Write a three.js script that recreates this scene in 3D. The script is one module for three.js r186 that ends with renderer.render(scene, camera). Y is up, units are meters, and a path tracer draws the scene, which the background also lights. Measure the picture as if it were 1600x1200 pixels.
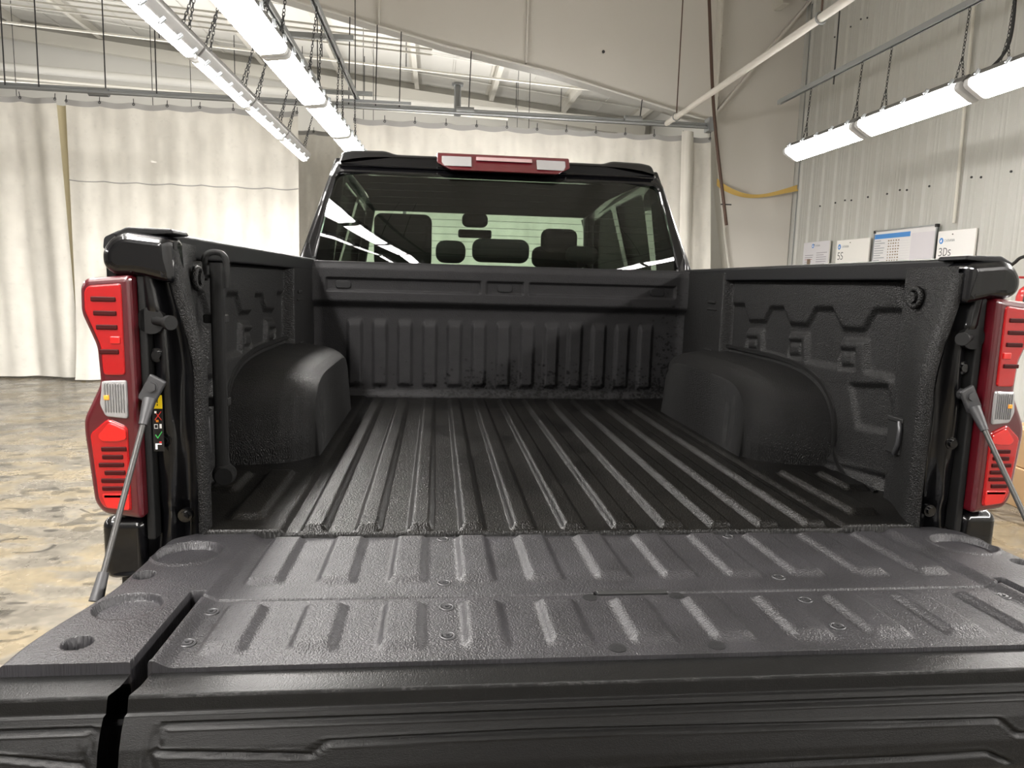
import * as THREE from 'three';
import { RoundedBoxGeometry } from 'three/addons/geometries/RoundedBoxGeometry.js';
import { mergeGeometries } from 'three/addons/utils/BufferGeometryUtils.js';
import { RectAreaLightUniformsLib } from 'three/addons/lights/RectAreaLightUniformsLib.js';

// ------------------------------------------------------------------ camera, exposure
const scene = new THREE.Scene();
scene.background = new THREE.Color(0x000000);
const CAM = { p: [-0.3004, 1.4281, 1.4639], yaw: 0.1063, pitch: 0.1381, roll: 0.0272, f: 1135.2 };
const camera = new THREE.PerspectiveCamera(2 * Math.atan(600 / CAM.f) * 180 / Math.PI, 4 / 3, 0.05, 200);
const cf = new THREE.Vector3(Math.sin(CAM.yaw) * Math.cos(CAM.pitch), -Math.sin(CAM.pitch), -Math.cos(CAM.yaw) * Math.cos(CAM.pitch));
const cr0 = new THREE.Vector3(Math.cos(CAM.yaw), 0, Math.sin(CAM.yaw));
const cu0 = new THREE.Vector3().crossVectors(cr0, cf);
const cr = cr0.clone().multiplyScalar(Math.cos(CAM.roll)).addScaledVector(cu0, Math.sin(CAM.roll));
const cu = cu0.clone().multiplyScalar(Math.cos(CAM.roll)).addScaledVector(cr0, -Math.sin(CAM.roll));
camera.position.set(...CAM.p);
camera.quaternion.setFromRotationMatrix(new THREE.Matrix4().makeBasis(cr, cu, cf.clone().negate()));
scene.add(camera);
const renderer = new THREE.WebGLRenderer({ antialias: true });
renderer.toneMapping = THREE.LinearToneMapping;
renderer.toneMappingExposure = 2.95;
renderer.shadowMap.enabled = true;
RectAreaLightUniformsLib.init();
const LAMP = 30;            // radiance of a lit fixture
const UPLIGHT = 26;        // radiance of the uplights beyond the curtain
const LAMP_COLOR = 0xfffbf6;

// ------------------------------------------------------------------ helpers
let seed = 12345;
const rnd = () => { seed = (seed + 0x6D2B79F5) | 0; let t = Math.imul(seed ^ (seed >>> 15), 1 | seed); t = (t + Math.imul(t ^ (t >>> 7), 61 | t)) ^ t; return ((t ^ (t >>> 14)) >>> 0) / 4294967296; };
const rr = (a, b) => a + (b - a) * rnd();
const clamp = (v, a = 0, b = 1) => Math.min(b, Math.max(a, v));
const ss = (a, b, x) => { const t = clamp((x - a) / (b - a)); return t * t * (3 - 2 * t); };
const mix = (a, b, t) => a + (b - a) * t;
const lin = (a, b, n) => Array.from({ length: n + 1 }, (_, i) => a + (b - a) * i / n);
const V = (x, y, z) => new THREE.Vector3(x, y, z);
// photo pixel (1600 x 1200) -> point on the plane axis = value
function U(px, py, axis, val) {
  const d = cf.clone().addScaledVector(cr, (px - 800) / CAM.f).addScaledVector(cu, -(py - 600) / CAM.f);
  const t = (val - CAM.p['xyz'.indexOf(axis)]) / d[axis];
  return V(...CAM.p).addScaledVector(d, t);
}
const taken = {};
function numbered(n) { if (taken[n] === undefined) { taken[n] = 0; return n; } taken[n]++; return n + '_' + String(taken[n]).padStart(3, '0'); }
function shade(o) { o.traverse(m => { if (m.isMesh) { m.castShadow = true; m.receiveShadow = true; } }); return o; }
function mesh(name, geo, mat, parent) {
  const g = Array.isArray(geo) ? merge(geo) : geo;
  const m = new THREE.Mesh(g, mat); m.name = name; m.castShadow = m.receiveShadow = true;
  if (parent) parent.add(m);
  return m;
}
function tag(o, label, category, group) { o.userData.label = label; o.userData.category = category; if (group) o.userData.group = group; return o; }
function thing(name, label, category, pos = [0, 0, 0], group) {
  const o = new THREE.Group(); o.name = numbered(name); o.position.set(...pos); scene.add(o);
  return tag(o, label, category, group);
}
function solo(name, geo, mat, label, category, group) { const m = mesh(numbered(name), geo, mat, scene); return tag(m, label, category, group); }
function struct(name, geo, mat) { const m = mesh(name, geo, mat, scene); m.userData.kind = 'structure'; return m; }
function structGroup(name) { const g = new THREE.Group(); g.name = name; g.userData.kind = 'structure'; scene.add(g); return g; }
function merge(list) {
  return mergeGeometries(list.map(g => { const n = g.index ? g.toNonIndexed() : g.clone(); for (const k of Object.keys(n.attributes)) if (!['position', 'normal', 'uv'].includes(k)) n.deleteAttribute(k); return n; }));
}
// uv in metres, projected along each face's own direction
function muv(g) {
  if (g.index) g = g.toNonIndexed();
  const p = g.attributes.position, n = p.count, uv = new Float32Array(n * 2), a = V(), b = V(), c = V(), e = V(), f = V();
  for (let i = 0; i < n; i += 3) {
    a.fromBufferAttribute(p, i); b.fromBufferAttribute(p, i + 1); c.fromBufferAttribute(p, i + 2);
    e.subVectors(b, a); f.subVectors(c, a); e.cross(f);
    const x = Math.abs(e.x), y = Math.abs(e.y), z = Math.abs(e.z);
    for (let k = 0; k < 3; k++) {
      const q = [a, b, c][k], j = (i + k) * 2;
      if (y >= x && y >= z) { uv[j] = q.x; uv[j + 1] = q.z; } else if (x >= z) { uv[j] = q.z; uv[j + 1] = q.y; } else { uv[j] = q.x; uv[j + 1] = q.y; }
    }
  }
  g.setAttribute('uv', new THREE.BufferAttribute(uv, 2));
  return g;
}
function grid(us, vs, fn, uvfn) {
  const nu = us.length, nv = vs.length, pos = new Float32Array(nu * nv * 3), uv = new Float32Array(nu * nv * 2), idx = [];
  for (let j = 0; j < nv; j++) for (let i = 0; i < nu; i++) {
    const k = j * nu + i, q = fn(us[i], vs[j]); pos.set(q, k * 3);
    uv.set(uvfn ? uvfn(us[i], vs[j]) : [us[i], vs[j]], k * 2);
    if (i && j) { const a = k - nu - 1, b = k - nu, c = k - 1; idx.push(a, b, k, a, k, c); }
  }
  const g = new THREE.BufferGeometry();
  g.setAttribute('position', new THREE.BufferAttribute(pos, 3)); g.setAttribute('uv', new THREE.BufferAttribute(uv, 2)); g.setIndex(idx); g.computeVertexNormals();
  return g;
}
const box = (w, h, d, x = 0, y = 0, z = 0) => muv(new THREE.BoxGeometry(w, h, d).translate(x, y, z));
const rbox = (w, h, d, r, x = 0, y = 0, z = 0, s = 3) => muv(new RoundedBoxGeometry(w, h, d, s, Math.min(r, w / 2.01, h / 2.01, d / 2.01)).translate(x, y, z));
const span = (x0, x1, y0, y1, z0, z1, r = 0) => r ? rbox(x1 - x0, y1 - y0, z1 - z0, r, (x0 + x1) / 2, (y0 + y1) / 2, (z0 + z1) / 2) : box(x1 - x0, y1 - y0, z1 - z0, (x0 + x1) / 2, (y0 + y1) / 2, (z0 + z1) / 2);
function rod(a, b, r, seg = 8, r2 = r) {
  a = Array.isArray(a) ? V(...a) : a; b = Array.isArray(b) ? V(...b) : b;
  const d = b.clone().sub(a), g = new THREE.CylinderGeometry(r2, r, d.length(), seg);
  g.applyQuaternion(new THREE.Quaternion().setFromUnitVectors(V(0, 1, 0), d.normalize())); g.translate((a.x + b.x) / 2, (a.y + b.y) / 2, (a.z + b.z) / 2);
  return g;
}
const tube = (pts, r, n = 24, seg = 8, tension) => new THREE.TubeGeometry(new THREE.CatmullRomCurve3(pts.map(p => Array.isArray(p) ? V(...p) : p), false, 'catmullrom', tension ?? 0.5), n, r, seg, false);
function shapeOf(pts) { const s = new THREE.Shape(); pts.forEach((p, i) => i ? s.lineTo(p[0], p[1]) : s.moveTo(p[0], p[1])); s.closePath(); return s; }
// polygon with its corners rounded
function roundShape(pts, r, Cls = THREE.Shape) {
  const s = new Cls(), n = pts.length;
  for (let i = 0; i < n; i++) {
    const p = pts[i], a = pts[(i + n - 1) % n], b = pts[(i + 1) % n];
    const la = Math.hypot(a[0] - p[0], a[1] - p[1]), lb = Math.hypot(b[0] - p[0], b[1] - p[1]), q = Math.min(r, la / 2.2, lb / 2.2);
    const p1 = [p[0] + (a[0] - p[0]) / la * q, p[1] + (a[1] - p[1]) / la * q], p2 = [p[0] + (b[0] - p[0]) / lb * q, p[1] + (b[1] - p[1]) / lb * q];
    i ? s.lineTo(...p1) : s.moveTo(...p1); s.quadraticCurveTo(p[0], p[1], ...p2);
  }
  s.closePath(); return s;
}
const extr = (shape, depth, bevel = 0, seg = 2, curve = 8) => new THREE.ExtrudeGeometry(shape, { depth: depth - 2 * bevel, bevelEnabled: bevel > 0, bevelThickness: bevel, bevelSize: bevel, bevelOffset: -bevel, bevelSegments: seg, curveSegments: curve }).translate(0, 0, bevel);
// mirror across x = 0, keeping the faces turned outwards
function flipX(g) {
  if (g.index) g = g.toNonIndexed(); g.scale(-1, 1, 1);
  for (const k of Object.keys(g.attributes)) { const a = g.attributes[k], n = a.itemSize; for (let i = 0; i < a.count; i += 3) for (let c = 0; c < n; c++) { const p = (i + 1) * n + c, q = (i + 2) * n + c, t = a.array[p]; a.array[p] = a.array[q]; a.array[q] = t; } }
  return g;
}
// (x,y) drawn in the shape become (z,y) in the world, the extrusion runs along +x
const toZY = g => g.applyMatrix4(new THREE.Matrix4().set(0, 0, 1, 0, 0, 1, 0, 0, 1, 0, 0, 0, 0, 0, 0, 1));
function sd(x, y, poly) {
  let d = 1e9, s = 1;
  for (let i = 0, j = poly.length - 1; i < poly.length; j = i++) {
    const [xi, yi] = poly[i], [xj, yj] = poly[j], ex = xj - xi, ey = yj - yi, wx = x - xi, wy = y - yi;
    const t = clamp((wx * ex + wy * ey) / (ex * ex + ey * ey || 1)), bx = wx - ex * t, by = wy - ey * t;
    d = Math.min(d, bx * bx + by * by);
    const c1 = y >= yi, c2 = y < yj, c3 = ex * wy > ey * wx;
    if ((c1 && c2 && c3) || (!c1 && !c2 && !c3)) s = -s;
  }
  return s * Math.sqrt(d);
}
function segDist(x, y, pts) {
  let d = 1e9;
  for (let i = 1; i < pts.length; i++) {
    const [ax, ay] = pts[i - 1], [bx, by] = pts[i], ex = bx - ax, ey = by - ay, t = clamp(((x - ax) * ex + (y - ay) * ey) / (ex * ex + ey * ey || 1));
    d = Math.min(d, Math.hypot(x - ax - ex * t, y - ay - ey * t));
  }
  return d;
}

// ------------------------------------------------------------------ textures
function lattice(n) { const a = new Float32Array(n * n); for (let i = 0; i < a.length; i++) a[i] = rnd(); return a; }
function vnoise(L, n, x, y) {          // tiling value noise, x and y in lattice cells
  const xi = Math.floor(x), yi = Math.floor(y), fx = x - xi, fy = y - yi, u = fx * fx * (3 - 2 * fx), v = fy * fy * (3 - 2 * fy);
  const m = (i, j) => L[((j % n + n) % n) * n + ((i % n + n) % n)];
  return mix(mix(m(xi, yi), m(xi + 1, yi), u), mix(m(xi, yi + 1), m(xi + 1, yi + 1), u), v);
}
function dataTex(w, h, fn, srgb) {
  const d = new Uint8Array(w * h * 4);
  for (let j = 0; j < h; j++) for (let i = 0; i < w; i++) {
    const c = fn(i / w, j / h, i, j), k = (j * w + i) * 4;
    if (typeof c === 'number') d[k] = d[k + 1] = d[k + 2] = clamp(c) * 255; else for (let q = 0; q < 3; q++) d[k + q] = clamp(c[q]) * 255;
    d[k + 3] = 255;
  }
  const t = new THREE.DataTexture(d, w, h); t.wrapS = t.wrapT = THREE.RepeatWrapping; t.magFilter = THREE.LinearFilter; t.minFilter = THREE.LinearMipmapLinearFilter; t.generateMipmaps = true;
  if (srgb) t.colorSpace = THREE.SRGBColorSpace;
  t.needsUpdate = true; return t;
}
const rep = (t, x, y = x) => { const c = t.clone(); c.repeat.set(x, y); c.needsUpdate = true; return c; };
const N = [8, 16, 32, 64, 128, 256].map(n => [n, lattice(n)]);
const oct = (k, u, v, m = 1) => vnoise(N[k][1], N[k][0], u * N[k][0] * m, v * N[k][0] * m);
const fbm = (u, v, a = 0, b = 5) => { let s = 0, w = 0; for (let k = a; k <= b; k++) { const q = 1 / (k - a + 1); s += q * oct(k, u, v); w += q; } return s / w; };
// rough sprayed liner grain, one tile is 0.4 m
const grainTex = dataTex(512, 512, (u, v) => { const a = oct(4, u, v), b = oct(5, u, v); return clamp(0.5 + (a - 0.5) * 1.1 + (b - 0.5) * 0.9); });
const fineTex = dataTex(256, 256, (u, v) => 0.5 + (oct(5, u, v) - 0.5) * 0.8 + (oct(3, u, v) - 0.5) * 0.3);

// ------------------------------------------------------------------ materials
const std = (color, rough = 0.6, metal = 0, extra = {}) => new THREE.MeshStandardMaterial({ color, roughness: rough, metalness: metal, side: THREE.DoubleSide, ...extra });
const phy = (color, rough, extra = {}) => new THREE.MeshPhysicalMaterial({ color, roughness: rough, side: THREE.DoubleSide, ...extra });
const C = (r, g, b) => new THREE.Color().setRGB(r, g, b);
const M = {
  liner: phy(C(.0045, .0044, .0044), .44, { specularIntensity: .42, bumpMap: rep(grainTex, 4), bumpScale: .0013 }),
  gate: std(C(.040, .039, .044), .5, 0, { bumpMap: rep(grainTex, 4), bumpScale: .0016 }),
  plastic: phy(C(.008, .008, .0085), .48, { specularIntensity: .3, bumpMap: rep(fineTex, 8), bumpScale: .0003 }),
  paint: phy(C(.002, .002, .0025), .25, { specularIntensity: .4, clearcoat: .6, clearcoatRoughness: .03 }),
  jamb: phy(C(.002, .002, .0024), .3, { specularIntensity: .3, clearcoat: .8, clearcoatRoughness: .025 }),
  rubber: phy(C(.006, .006, .006), .6, { specularIntensity: .4 }),
  pole: phy(C(.006, .006, .006), .4, { specularIntensity: .45, bumpMap: rep(grainTex, 5), bumpScale: .0006 }),
  redShell: phy(C(.055, .002, .005), .3, { clearcoat: 1, clearcoatRoughness: .03 }),
  redLens: phy(C(.26, .003, .004), .25, { clearcoat: 1, clearcoatRoughness: .03 }),
  redBright: phy(C(.42, .005, .004), .3, { clearcoat: 1, clearcoatRoughness: .03 }),
  redDark: phy(C(.03, .001, .001), .6, { specularIntensity: .3 }),
  clearLens: phy(C(.22, .215, .215), .18, { clearcoat: 1, clearcoatRoughness: .03 }),
  amber: std(C(.7, .25, .02), .4),
  steel: std(C(.35, .35, .36), .35, 1),
  darkSteel: std(C(.05, .05, .053), .4, .6),
  cable: std(C(.045, .044, .042), .45, .5),
  fitting: std(C(.035, .035, .037), .5, .2),
  galv: std(C(.42, .44, .46), .38, .85),
  strut: std(C(.30, .31, .31), .5, .6),
  chain: std(C(.05, .05, .05), .5, .6),
  chrome: std(C(.5, .5, .5), .2, 1),
  white: std(C(.72, .71, .67), .6),
  whiteSteel: std(C(.66, .64, .58), .55),
  frame: std(C(.66, .635, .59), .6),
  tint: phy(C(.50, .60, .52), 0.0, { transmission: 1, thickness: 0, ior: 1.5 }),
  sideTint: phy(C(.012, .014, .012), 0.0, { specularIntensity: .06, transmission: 1, thickness: 0, ior: 1.5 }),
  shield: phy(C(.60, .68, .60), 0.0, { transmission: 1, thickness: 0, ior: 1.5 }),
  interior: phy(C(.006, .006, .006), .8, { specularIntensity: .3 }),
  headliner: phy(C(.008, .008, .008), .9, { specularIntensity: .2 }),
  housing: std(C(.10, .097, .092), .5),
  lens: phy(C(.85, .85, .85), .3, { emissive: new THREE.Color(LAMP_COLOR), emissiveIntensity: 15 }),
  tubeGlow: std(C(.9, .9, .9), .5, 0, { emissive: new THREE.Color(LAMP_COLOR), emissiveIntensity: 6 }),
  endCap: std(C(.55, .55, .55), .5),
  tire: std(C(.02, .02, .02), .85),
  cardboard: std(C(.42, .27, .14), .85),
  tape: std(C(.62, .42, .12), .5),
  rust: std(C(.10, .06, .045), .7),
  red: phy(C(.5, .01, .01), .3, { clearcoat: .6 }),
  black: std(C(.01, .01, .01), .5),
};

// ------------------------------------------------------------------ room
const WX = 4.88, ZN = 11, ZE = -16.9, XL = -14, CZ = -8.7;
const roofY = x => 5.5 + (WX - x) * 0.1;
{ // concrete floor
  const ridge = (k, u, v) => 1 - Math.abs(2 * oct(k, u, v) - 1);
  const tex = dataTex(1024, 1024, (u, v) => {
    const a = fbm(u, v, 0, 3), b = fbm(u + .31, v + .17, 3, 5), wu = u + .05 * (a - .5), wv = v + .05 * (oct(1, u + .4, v) - .5);
    const patch = fbm(wu + .2, wv * 3, 1, 4);
    let t = .80 + (a - .5) * .12 + (b - .5) * .17 + (oct(5, u, v) - .5) * .12;
    t -= .12 * ss(.56, .70, patch) * (.5 + b);                                       // worn grey patches
    t -= .34 * ss(.95, .995, ridge(1, wu, wv * 1.0)) * ss(.45, .6, fbm(u + .6, v, 2, 4));  // hairline cracks
    t -= .24 * ss(.62, .72, oct(3, u, v * 2)) * ss(.55, .65, oct(2, u + .3, v + .1)) ;      // scuffs
    const c = ss(.42, .60, patch);
    return [mix(.52, .49, c) * t, mix(.475, .465, c) * t, mix(.39, .42, c) * t];
  }, true);
  const scr = dataTex(512, 512, (u, v) => .5 + (fbm(u, v, 1, 5) - .5) * .8);
  struct('floor', muv(new THREE.BoxGeometry(WX - XL + .6, .2, ZN - ZE + .6).translate((WX + XL) / 2, -.1, (ZN + ZE) / 2)),
    std(0xffffff, .55, 0, { map: rep(tex, 1 / 5), bumpMap: rep(scr, .5), bumpScale: .0008, roughnessMap: rep(scr, .4) }));
}
{ // roof deck with purlins; insulation facing between them
  const g = structGroup('ceiling');
  const L = Math.hypot(WX - XL + .4, (WX - XL) * .1), sl = Math.atan(.1);
  const deck = new THREE.BoxGeometry(L, .15, ZN - ZE + .6).rotateZ(-sl).translate((WX + XL) / 2, roofY((WX + XL) / 2) + .08, (ZN + ZE) / 2);
  mesh('roof_deck', muv(deck), M.white, g);
  for (let k = -7; k <= 3; k++) {
    const x = -.85 + 1.75 * k, y = roofY(x);
    mesh('purlin', [box(.02, .2, 8.0, x, y - .1, -12.75), box(.09, .012, 8.0, x + .045, y - .2, -12.75), box(.09, .012, 8.0, x - .045, y - .006, -12.75)], M.whiteSteel, g);
    mesh('insulation_strap', box(.03, .006, 8.0, x + .87, roofY(x + .87) - .02, -12.75), M.white, g);
  }
  for (let k = 0; k < 5; k++) { const z = -9.7 - 1.5 * k; mesh('sag_rod', rod([-13, roofY(-13) - .05, z], [4.6, roofY(4.6) - .05, z], .012, 6), M.white, g); }
}
{ // end wall beyond the curtain, its eave beam
  const g = structGroup('wall_end');
  mesh('wall_sheet', span(XL - .1, WX + .1, 0, 7.7, ZE - .2, ZE), M.white, g);
  const sl = Math.atan(.1);
  mesh('rafter_beam', muv(new THREE.BoxGeometry(18.6, .26, .2).rotateZ(-sl).translate(-4.55, roofY(-4.55) - .35, ZE + .3)), M.whiteSteel, g);
  mesh('wall_girt', box(18.4, .16, .12, -4.55, 4.7, ZE + .06), M.whiteSteel, g);
}
struct('wall_back', span(XL - .1, WX + .1, 0, 7.7, ZN, ZN + .2), std(C(.34, .33, .31), .7));
struct('wall_left', span(XL - .2, XL, 0, 7.7, ZE, ZN), std(C(.34, .33, .31), .7));
{ // ribbed liner sheets on the side wall
  const g = structGroup('wall_right');
  mesh('wall_core', span(WX + .06, WX + .26, 0, 5.75, ZE, ZN), M.white, g);
  const pw = .915, pitch = .305, us = [];
  const prof = z => { const t = ((z % pitch) + pitch) % pitch; return .024 * (ss(.02, .045, t) - ss(.115, .14, t)) + .003 * (ss(.19, .2, t) - ss(.215, .225, t)) + .003 * (ss(.25, .26, t) - ss(.275, .285, t)); };
  for (let k = 0; k < 3; k++) for (const t of [0, .02, .0325, .045, .115, .1275, .14, .19, .2, .215, .225, .25, .26, .275, .285]) us.push(k * pitch + t);
  us.push(pw - .0005);
  const wallMat = std(C(.52, .52, .49), .5, 0, { bumpMap: rep(fineTex, 1.5), bumpScale: .001 });
  const sheet = grid(us, [0, 1.3, 2.6, 3.9, 5.6], (u, y) => [-prof(u), y, u]).toNonIndexed(); sheet.computeVertexNormals();
  for (let z = -9.535; z < ZN - .5; z += pw) { const m = mesh('wall_panel', sheet, wallMat, g); m.position.set(WX + .02, 0, z); }
  // screws and a lap line, as the sheets show
  const screw = new THREE.CylinderGeometry(.011, .011, .012, 8).rotateZ(Math.PI / 2);
  for (const [px, py] of [[1305, 58], [1330, 42], [1346, 30], [1356, 28], [1282, 322], [1306, 317], [1321, 313], [1331, 313], [1357, 308], [1387, 303], [1407, 297], [1418, 297], [1453, 291], [1519, 277], [1534, 277], [1581, 268]]) { const q = U(px, py, 'x', WX); const m = mesh('screw', screw, M.darkSteel, g); m.position.set(WX - .008, q.y, q.z); }
  { const a = U(1488, 372, 'x', WX - .04), b = U(1523, 0, 'x', WX - .04); mesh('wall_conduit', rod([a.x, 2.14, a.z], b, .017, 10), M.whiteSteel, g); }
  mesh('panel_joint', rod([WX - .012, 1.2, -8.84], [WX - .012, 5.4, -8.84], .007, 6), M.strut, g);
}
{ // tapered steel frame: column, knee and rafter
  const t = thing('steel_frame', 'tapered cream steel building frame, column and rafter rising above the curtain', 'steel frame', [0, 0, CZ - .32]);
  const K = 1.0315, fxx = x => -.3 + (x + .3) * K, fyy = y => 1.428 + (y - 1.428) * K;
  const inner = [[4.15, 0], [3.72, 2.2], [3.46, 3.68], [1.19, 4.22], [-.19, 4.46], [-2.4, 4.96], [-5.2, 5.55], [-13, 6.5]].map(([x, y]) => [fxx(x), y > .01 ? fyy(y) : 0]); inner[7][0] = XL;
  const web = shapeOf([...inner, [XL, roofY(XL)], [WX, roofY(WX)], [WX, 0]]);
  mesh('web', muv(extr(web, .02)).translate(0, 0, -.01), M.frame, t);
  const flange = (a, b, w = .26) => { const d = V(b[0] - a[0], b[1] - a[1], 0), L = d.length(); return muv(new THREE.BoxGeometry(L + .01, .025, w).rotateZ(Math.atan2(d.y, d.x)).translate((a[0] + b[0]) / 2, (a[1] + b[1]) / 2, 0)); };
  for (let i = 2; i + 1 < inner.length; i++) mesh('rafter_flange', flange(inner[i], inner[i + 1], .24), M.white, t);
  for (let i = 0; i < 2; i++) mesh('column_flange', flange(inner[i], inner[i + 1], .22), M.whiteSteel, t);
  for (const [x, y0] of [[-1.08, 4.68], [.85, 4.33]].map(([x, y]) => [fxx(x), fyy(y)])) mesh('web_stiffener', span(x - .012, x + .012, y0, roofY(x), .01, .09), M.frame, t);
  mesh('knee_plate', muv(new THREE.BoxGeometry(2.15, .03, .16).rotateZ(Math.atan2(5.45 - 3.93, 4.86 - 3.64)).translate((3.64 + 4.86) / 2, (3.93 + 5.45) / 2, .06)), M.frame, t);
  mesh('end_plate', span(3.56, 3.60, 3.76, roofY(3.58), .01, .16), M.whiteSteel, t);
  for (const [x, y] of [[1.9, 4.55], [-2.1, 5.2]].map(([x, y]) => [fxx(x), fyy(y)])) mesh('bolt_hole', new THREE.CylinderGeometry(.022, .022, .01, 12).rotateX(Math.PI / 2).translate(x, y, .012), M.darkSteel, t);
  for (let i = 0; i < 7; i++) for (const s of [0]) mesh('bolt', new THREE.CylinderGeometry(.014, .014, .03, 6).rotateZ(Math.PI / 2).translate(3.62, 3.92 + i * .17, .1), M.whiteSteel, t);
}
// ------------------------------------------------------------------ curtains and what hangs around them
const curtainTex = dataTex(512, 512, (u, v) => {
  const a = fbm(u, v, 0, 4), b = oct(2, u * 2, v * .5), sp = ss(.70, .8, fbm(u + .5, v + .2, 3, 5));
  const t = .97 + (a - .5) * .12 + (b - .5) * .05 - sp * .02;
  return [.87 * t, .858 * t, .825 * t];
}, true);
const curtainMat = phy(0xffffff, .8, { map: rep(curtainTex, .28), bumpMap: rep(fineTex, 3), bumpScale: .001, transmission: .12, thickness: 0 });
const hemMat = std(C(.34, .335, .325), .8);
const yellowed = std(C(.62, .55, .36), .85);
function curtain(label, x0, x1, z, top, bottom, waves, amp, sd0, opt = {}) {
  const t = thing('canvas_curtain', label, 'curtain', [0, 0, z], 'white canvas dividing curtains');
  seed = sd0; const ph = [rr(0, 6), rr(0, 6), rr(0, 6), rr(0, 6)], W = x1 - x0;
  const fold = (s, y) => { const k = 1 - clamp((y - bottom) / (top - bottom)); const q = Math.sin(s * waves * 6.283 + ph[0] + .5 * k) + .6 * Math.sin(s * waves * 2.31 * 6.283 + ph[1] + .9 * k) + .35 * Math.sin(s * waves * 4.7 * 6.283 + ph[2]); return amp * q * (.35 + .65 * Math.sqrt(k)); };
  const sag = s => -.022 * Math.abs(Math.sin(s * Math.PI * Math.round(W / .42))) - (opt.droop ? opt.droop * s : 0);
  const lean = (s, y) => (opt.lean || 0) * s * (1 - clamp((y - bottom) / (top - bottom)));
  const us = lin(0, 1, Math.round(W * 42)), vs = lin(0, 1, 46);
  const P = (s, k) => { const y = mix(bottom, top + sag(s) - .07, k); let dz = fold(s, y); dz += .012 * ss(.80, .797, k) - .012 * ss(.795, .79, k); return [mix(x0, x1, s) + lean(s, y) + .3 * fold(s + .13, y), y, dz + (opt.flare || 0) * Math.pow(1 - k, 8)]; };
  mesh('cloth', grid(us, vs, P, (s, k) => [s * W, k * (top - bottom)]), curtainMat, t);
  mesh('hem_band', grid(us, [0, .5, 1], (s, k) => { const b = P(s, 1); return [b[0], b[1] + k * .07, b[2] + .004]; }), hemMat, t);
  const n = Math.round(W / .42);
  for (let i = 0; i <= n; i++) { const b = P(clamp(i / n, .004, .996), 1); mesh('hook', [rod([b[0], b[1] + .05, b[2] + .008], [b[0], top + .045, 0], .005, 5), new THREE.TorusGeometry(.014, .004, 5, 8).translate(b[0], b[1] + .045, b[2] + .01)], M.darkSteel, t); }
  if (opt.seam) mesh('stitched_seam', tube(lin(0, 1, 60).map(s => { const b = P(s, opt.seam); return [b[0], b[1], b[2] + .004]; }), .007, 120, 4), hemMat, t);
  return t;
}
curtain('white canvas curtain drawn to the far side of the yellowed gap, beside the aisle lights', -8.6, -5.12, CZ + .02, 3.60, .03, 2.6, .05, 11, { lean: .12 });
curtain('wide white canvas curtain with a stitched seam, trailing on the floor beside the truck', -4.98, -2.12, CZ + .06, 3.575, .02, 2.1, .028, 23, { seam: .735, flare: .12 });
curtain('white canvas curtain hanging behind the truck cab, ending at the steel column', -1.42, 3.46, CZ + .04, 3.53, .02, 4.3, .03, 37, { lean: .22, droop: .02 });
curtain('white canvas curtain farther back, seen through the opening between two curtains', -3.6, -.8, -11.6, 3.9, .02, 2.6, .05, 51);
solo('curtain_fold', grid(lin(0, 1, 8), lin(0, 1, 30), (s, k) => [-5.2 + .16 * s + .05 * (1 - k), mix(.03, 3.52, k), .03 * Math.sin(s * 5 + k) - .04]), yellowed, 'yellowed canvas strip hanging in the gap between two white curtains', 'curtain strip').position.z = CZ - .02;
solo('curtain_fold', grid(lin(0, 1, 14), lin(0, 1, 30), (s, k) => [3.02 + .17 * s + .12 * (1 - k), mix(.03, 3.55, k), .06 * Math.sin(s * 3.14) + .02]), curtainMat, 'narrow rolled canvas fold standing out at the column end of the curtain', 'curtain strip').position.z = CZ + .08;
{
  const t = thing('curtain_track', 'double galvanised pipe track carrying the white curtains', 'curtain track', [0, 0, 0], undefined);
  mesh('pipe', rod([-9, 3.755, CZ - .03], [3.5, 3.68, CZ - .03], .026, 10), M.galv, t);
  mesh('pipe', rod([-9, 3.705, CZ + .05], [3.5, 3.63, CZ + .05], .022, 10), M.galv, t);
  for (const x of [-4.6, .05, 2.35]) mesh('pipe_sleeve', rod([x - .12, 3.69, CZ + .01], [x + .12, 3.69, CZ + .01], .055, 8), M.strut, t);
  mesh('end_bracket', span(3.4, 3.48, 3.58, 3.76, CZ - .08, CZ + .12), M.galv, t);
  for (const [x, b] of [[-5.72, 0], [-5.32, 0], [-4.52, 0], [-3.9, 0], [-1.48, 0], [-1.13, 0], [-.82, 0], [.1, 0], [2.45, 0]]) mesh('hanger_rod', rod([x, 3.7, CZ], [x + .02, Math.min(roofY(x) - .05, 5.0 - .21 * (x + 2.4) + (x < -3 ? 1 : -.02)), CZ], .008, 6), M.darkSteel, t);
}
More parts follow.
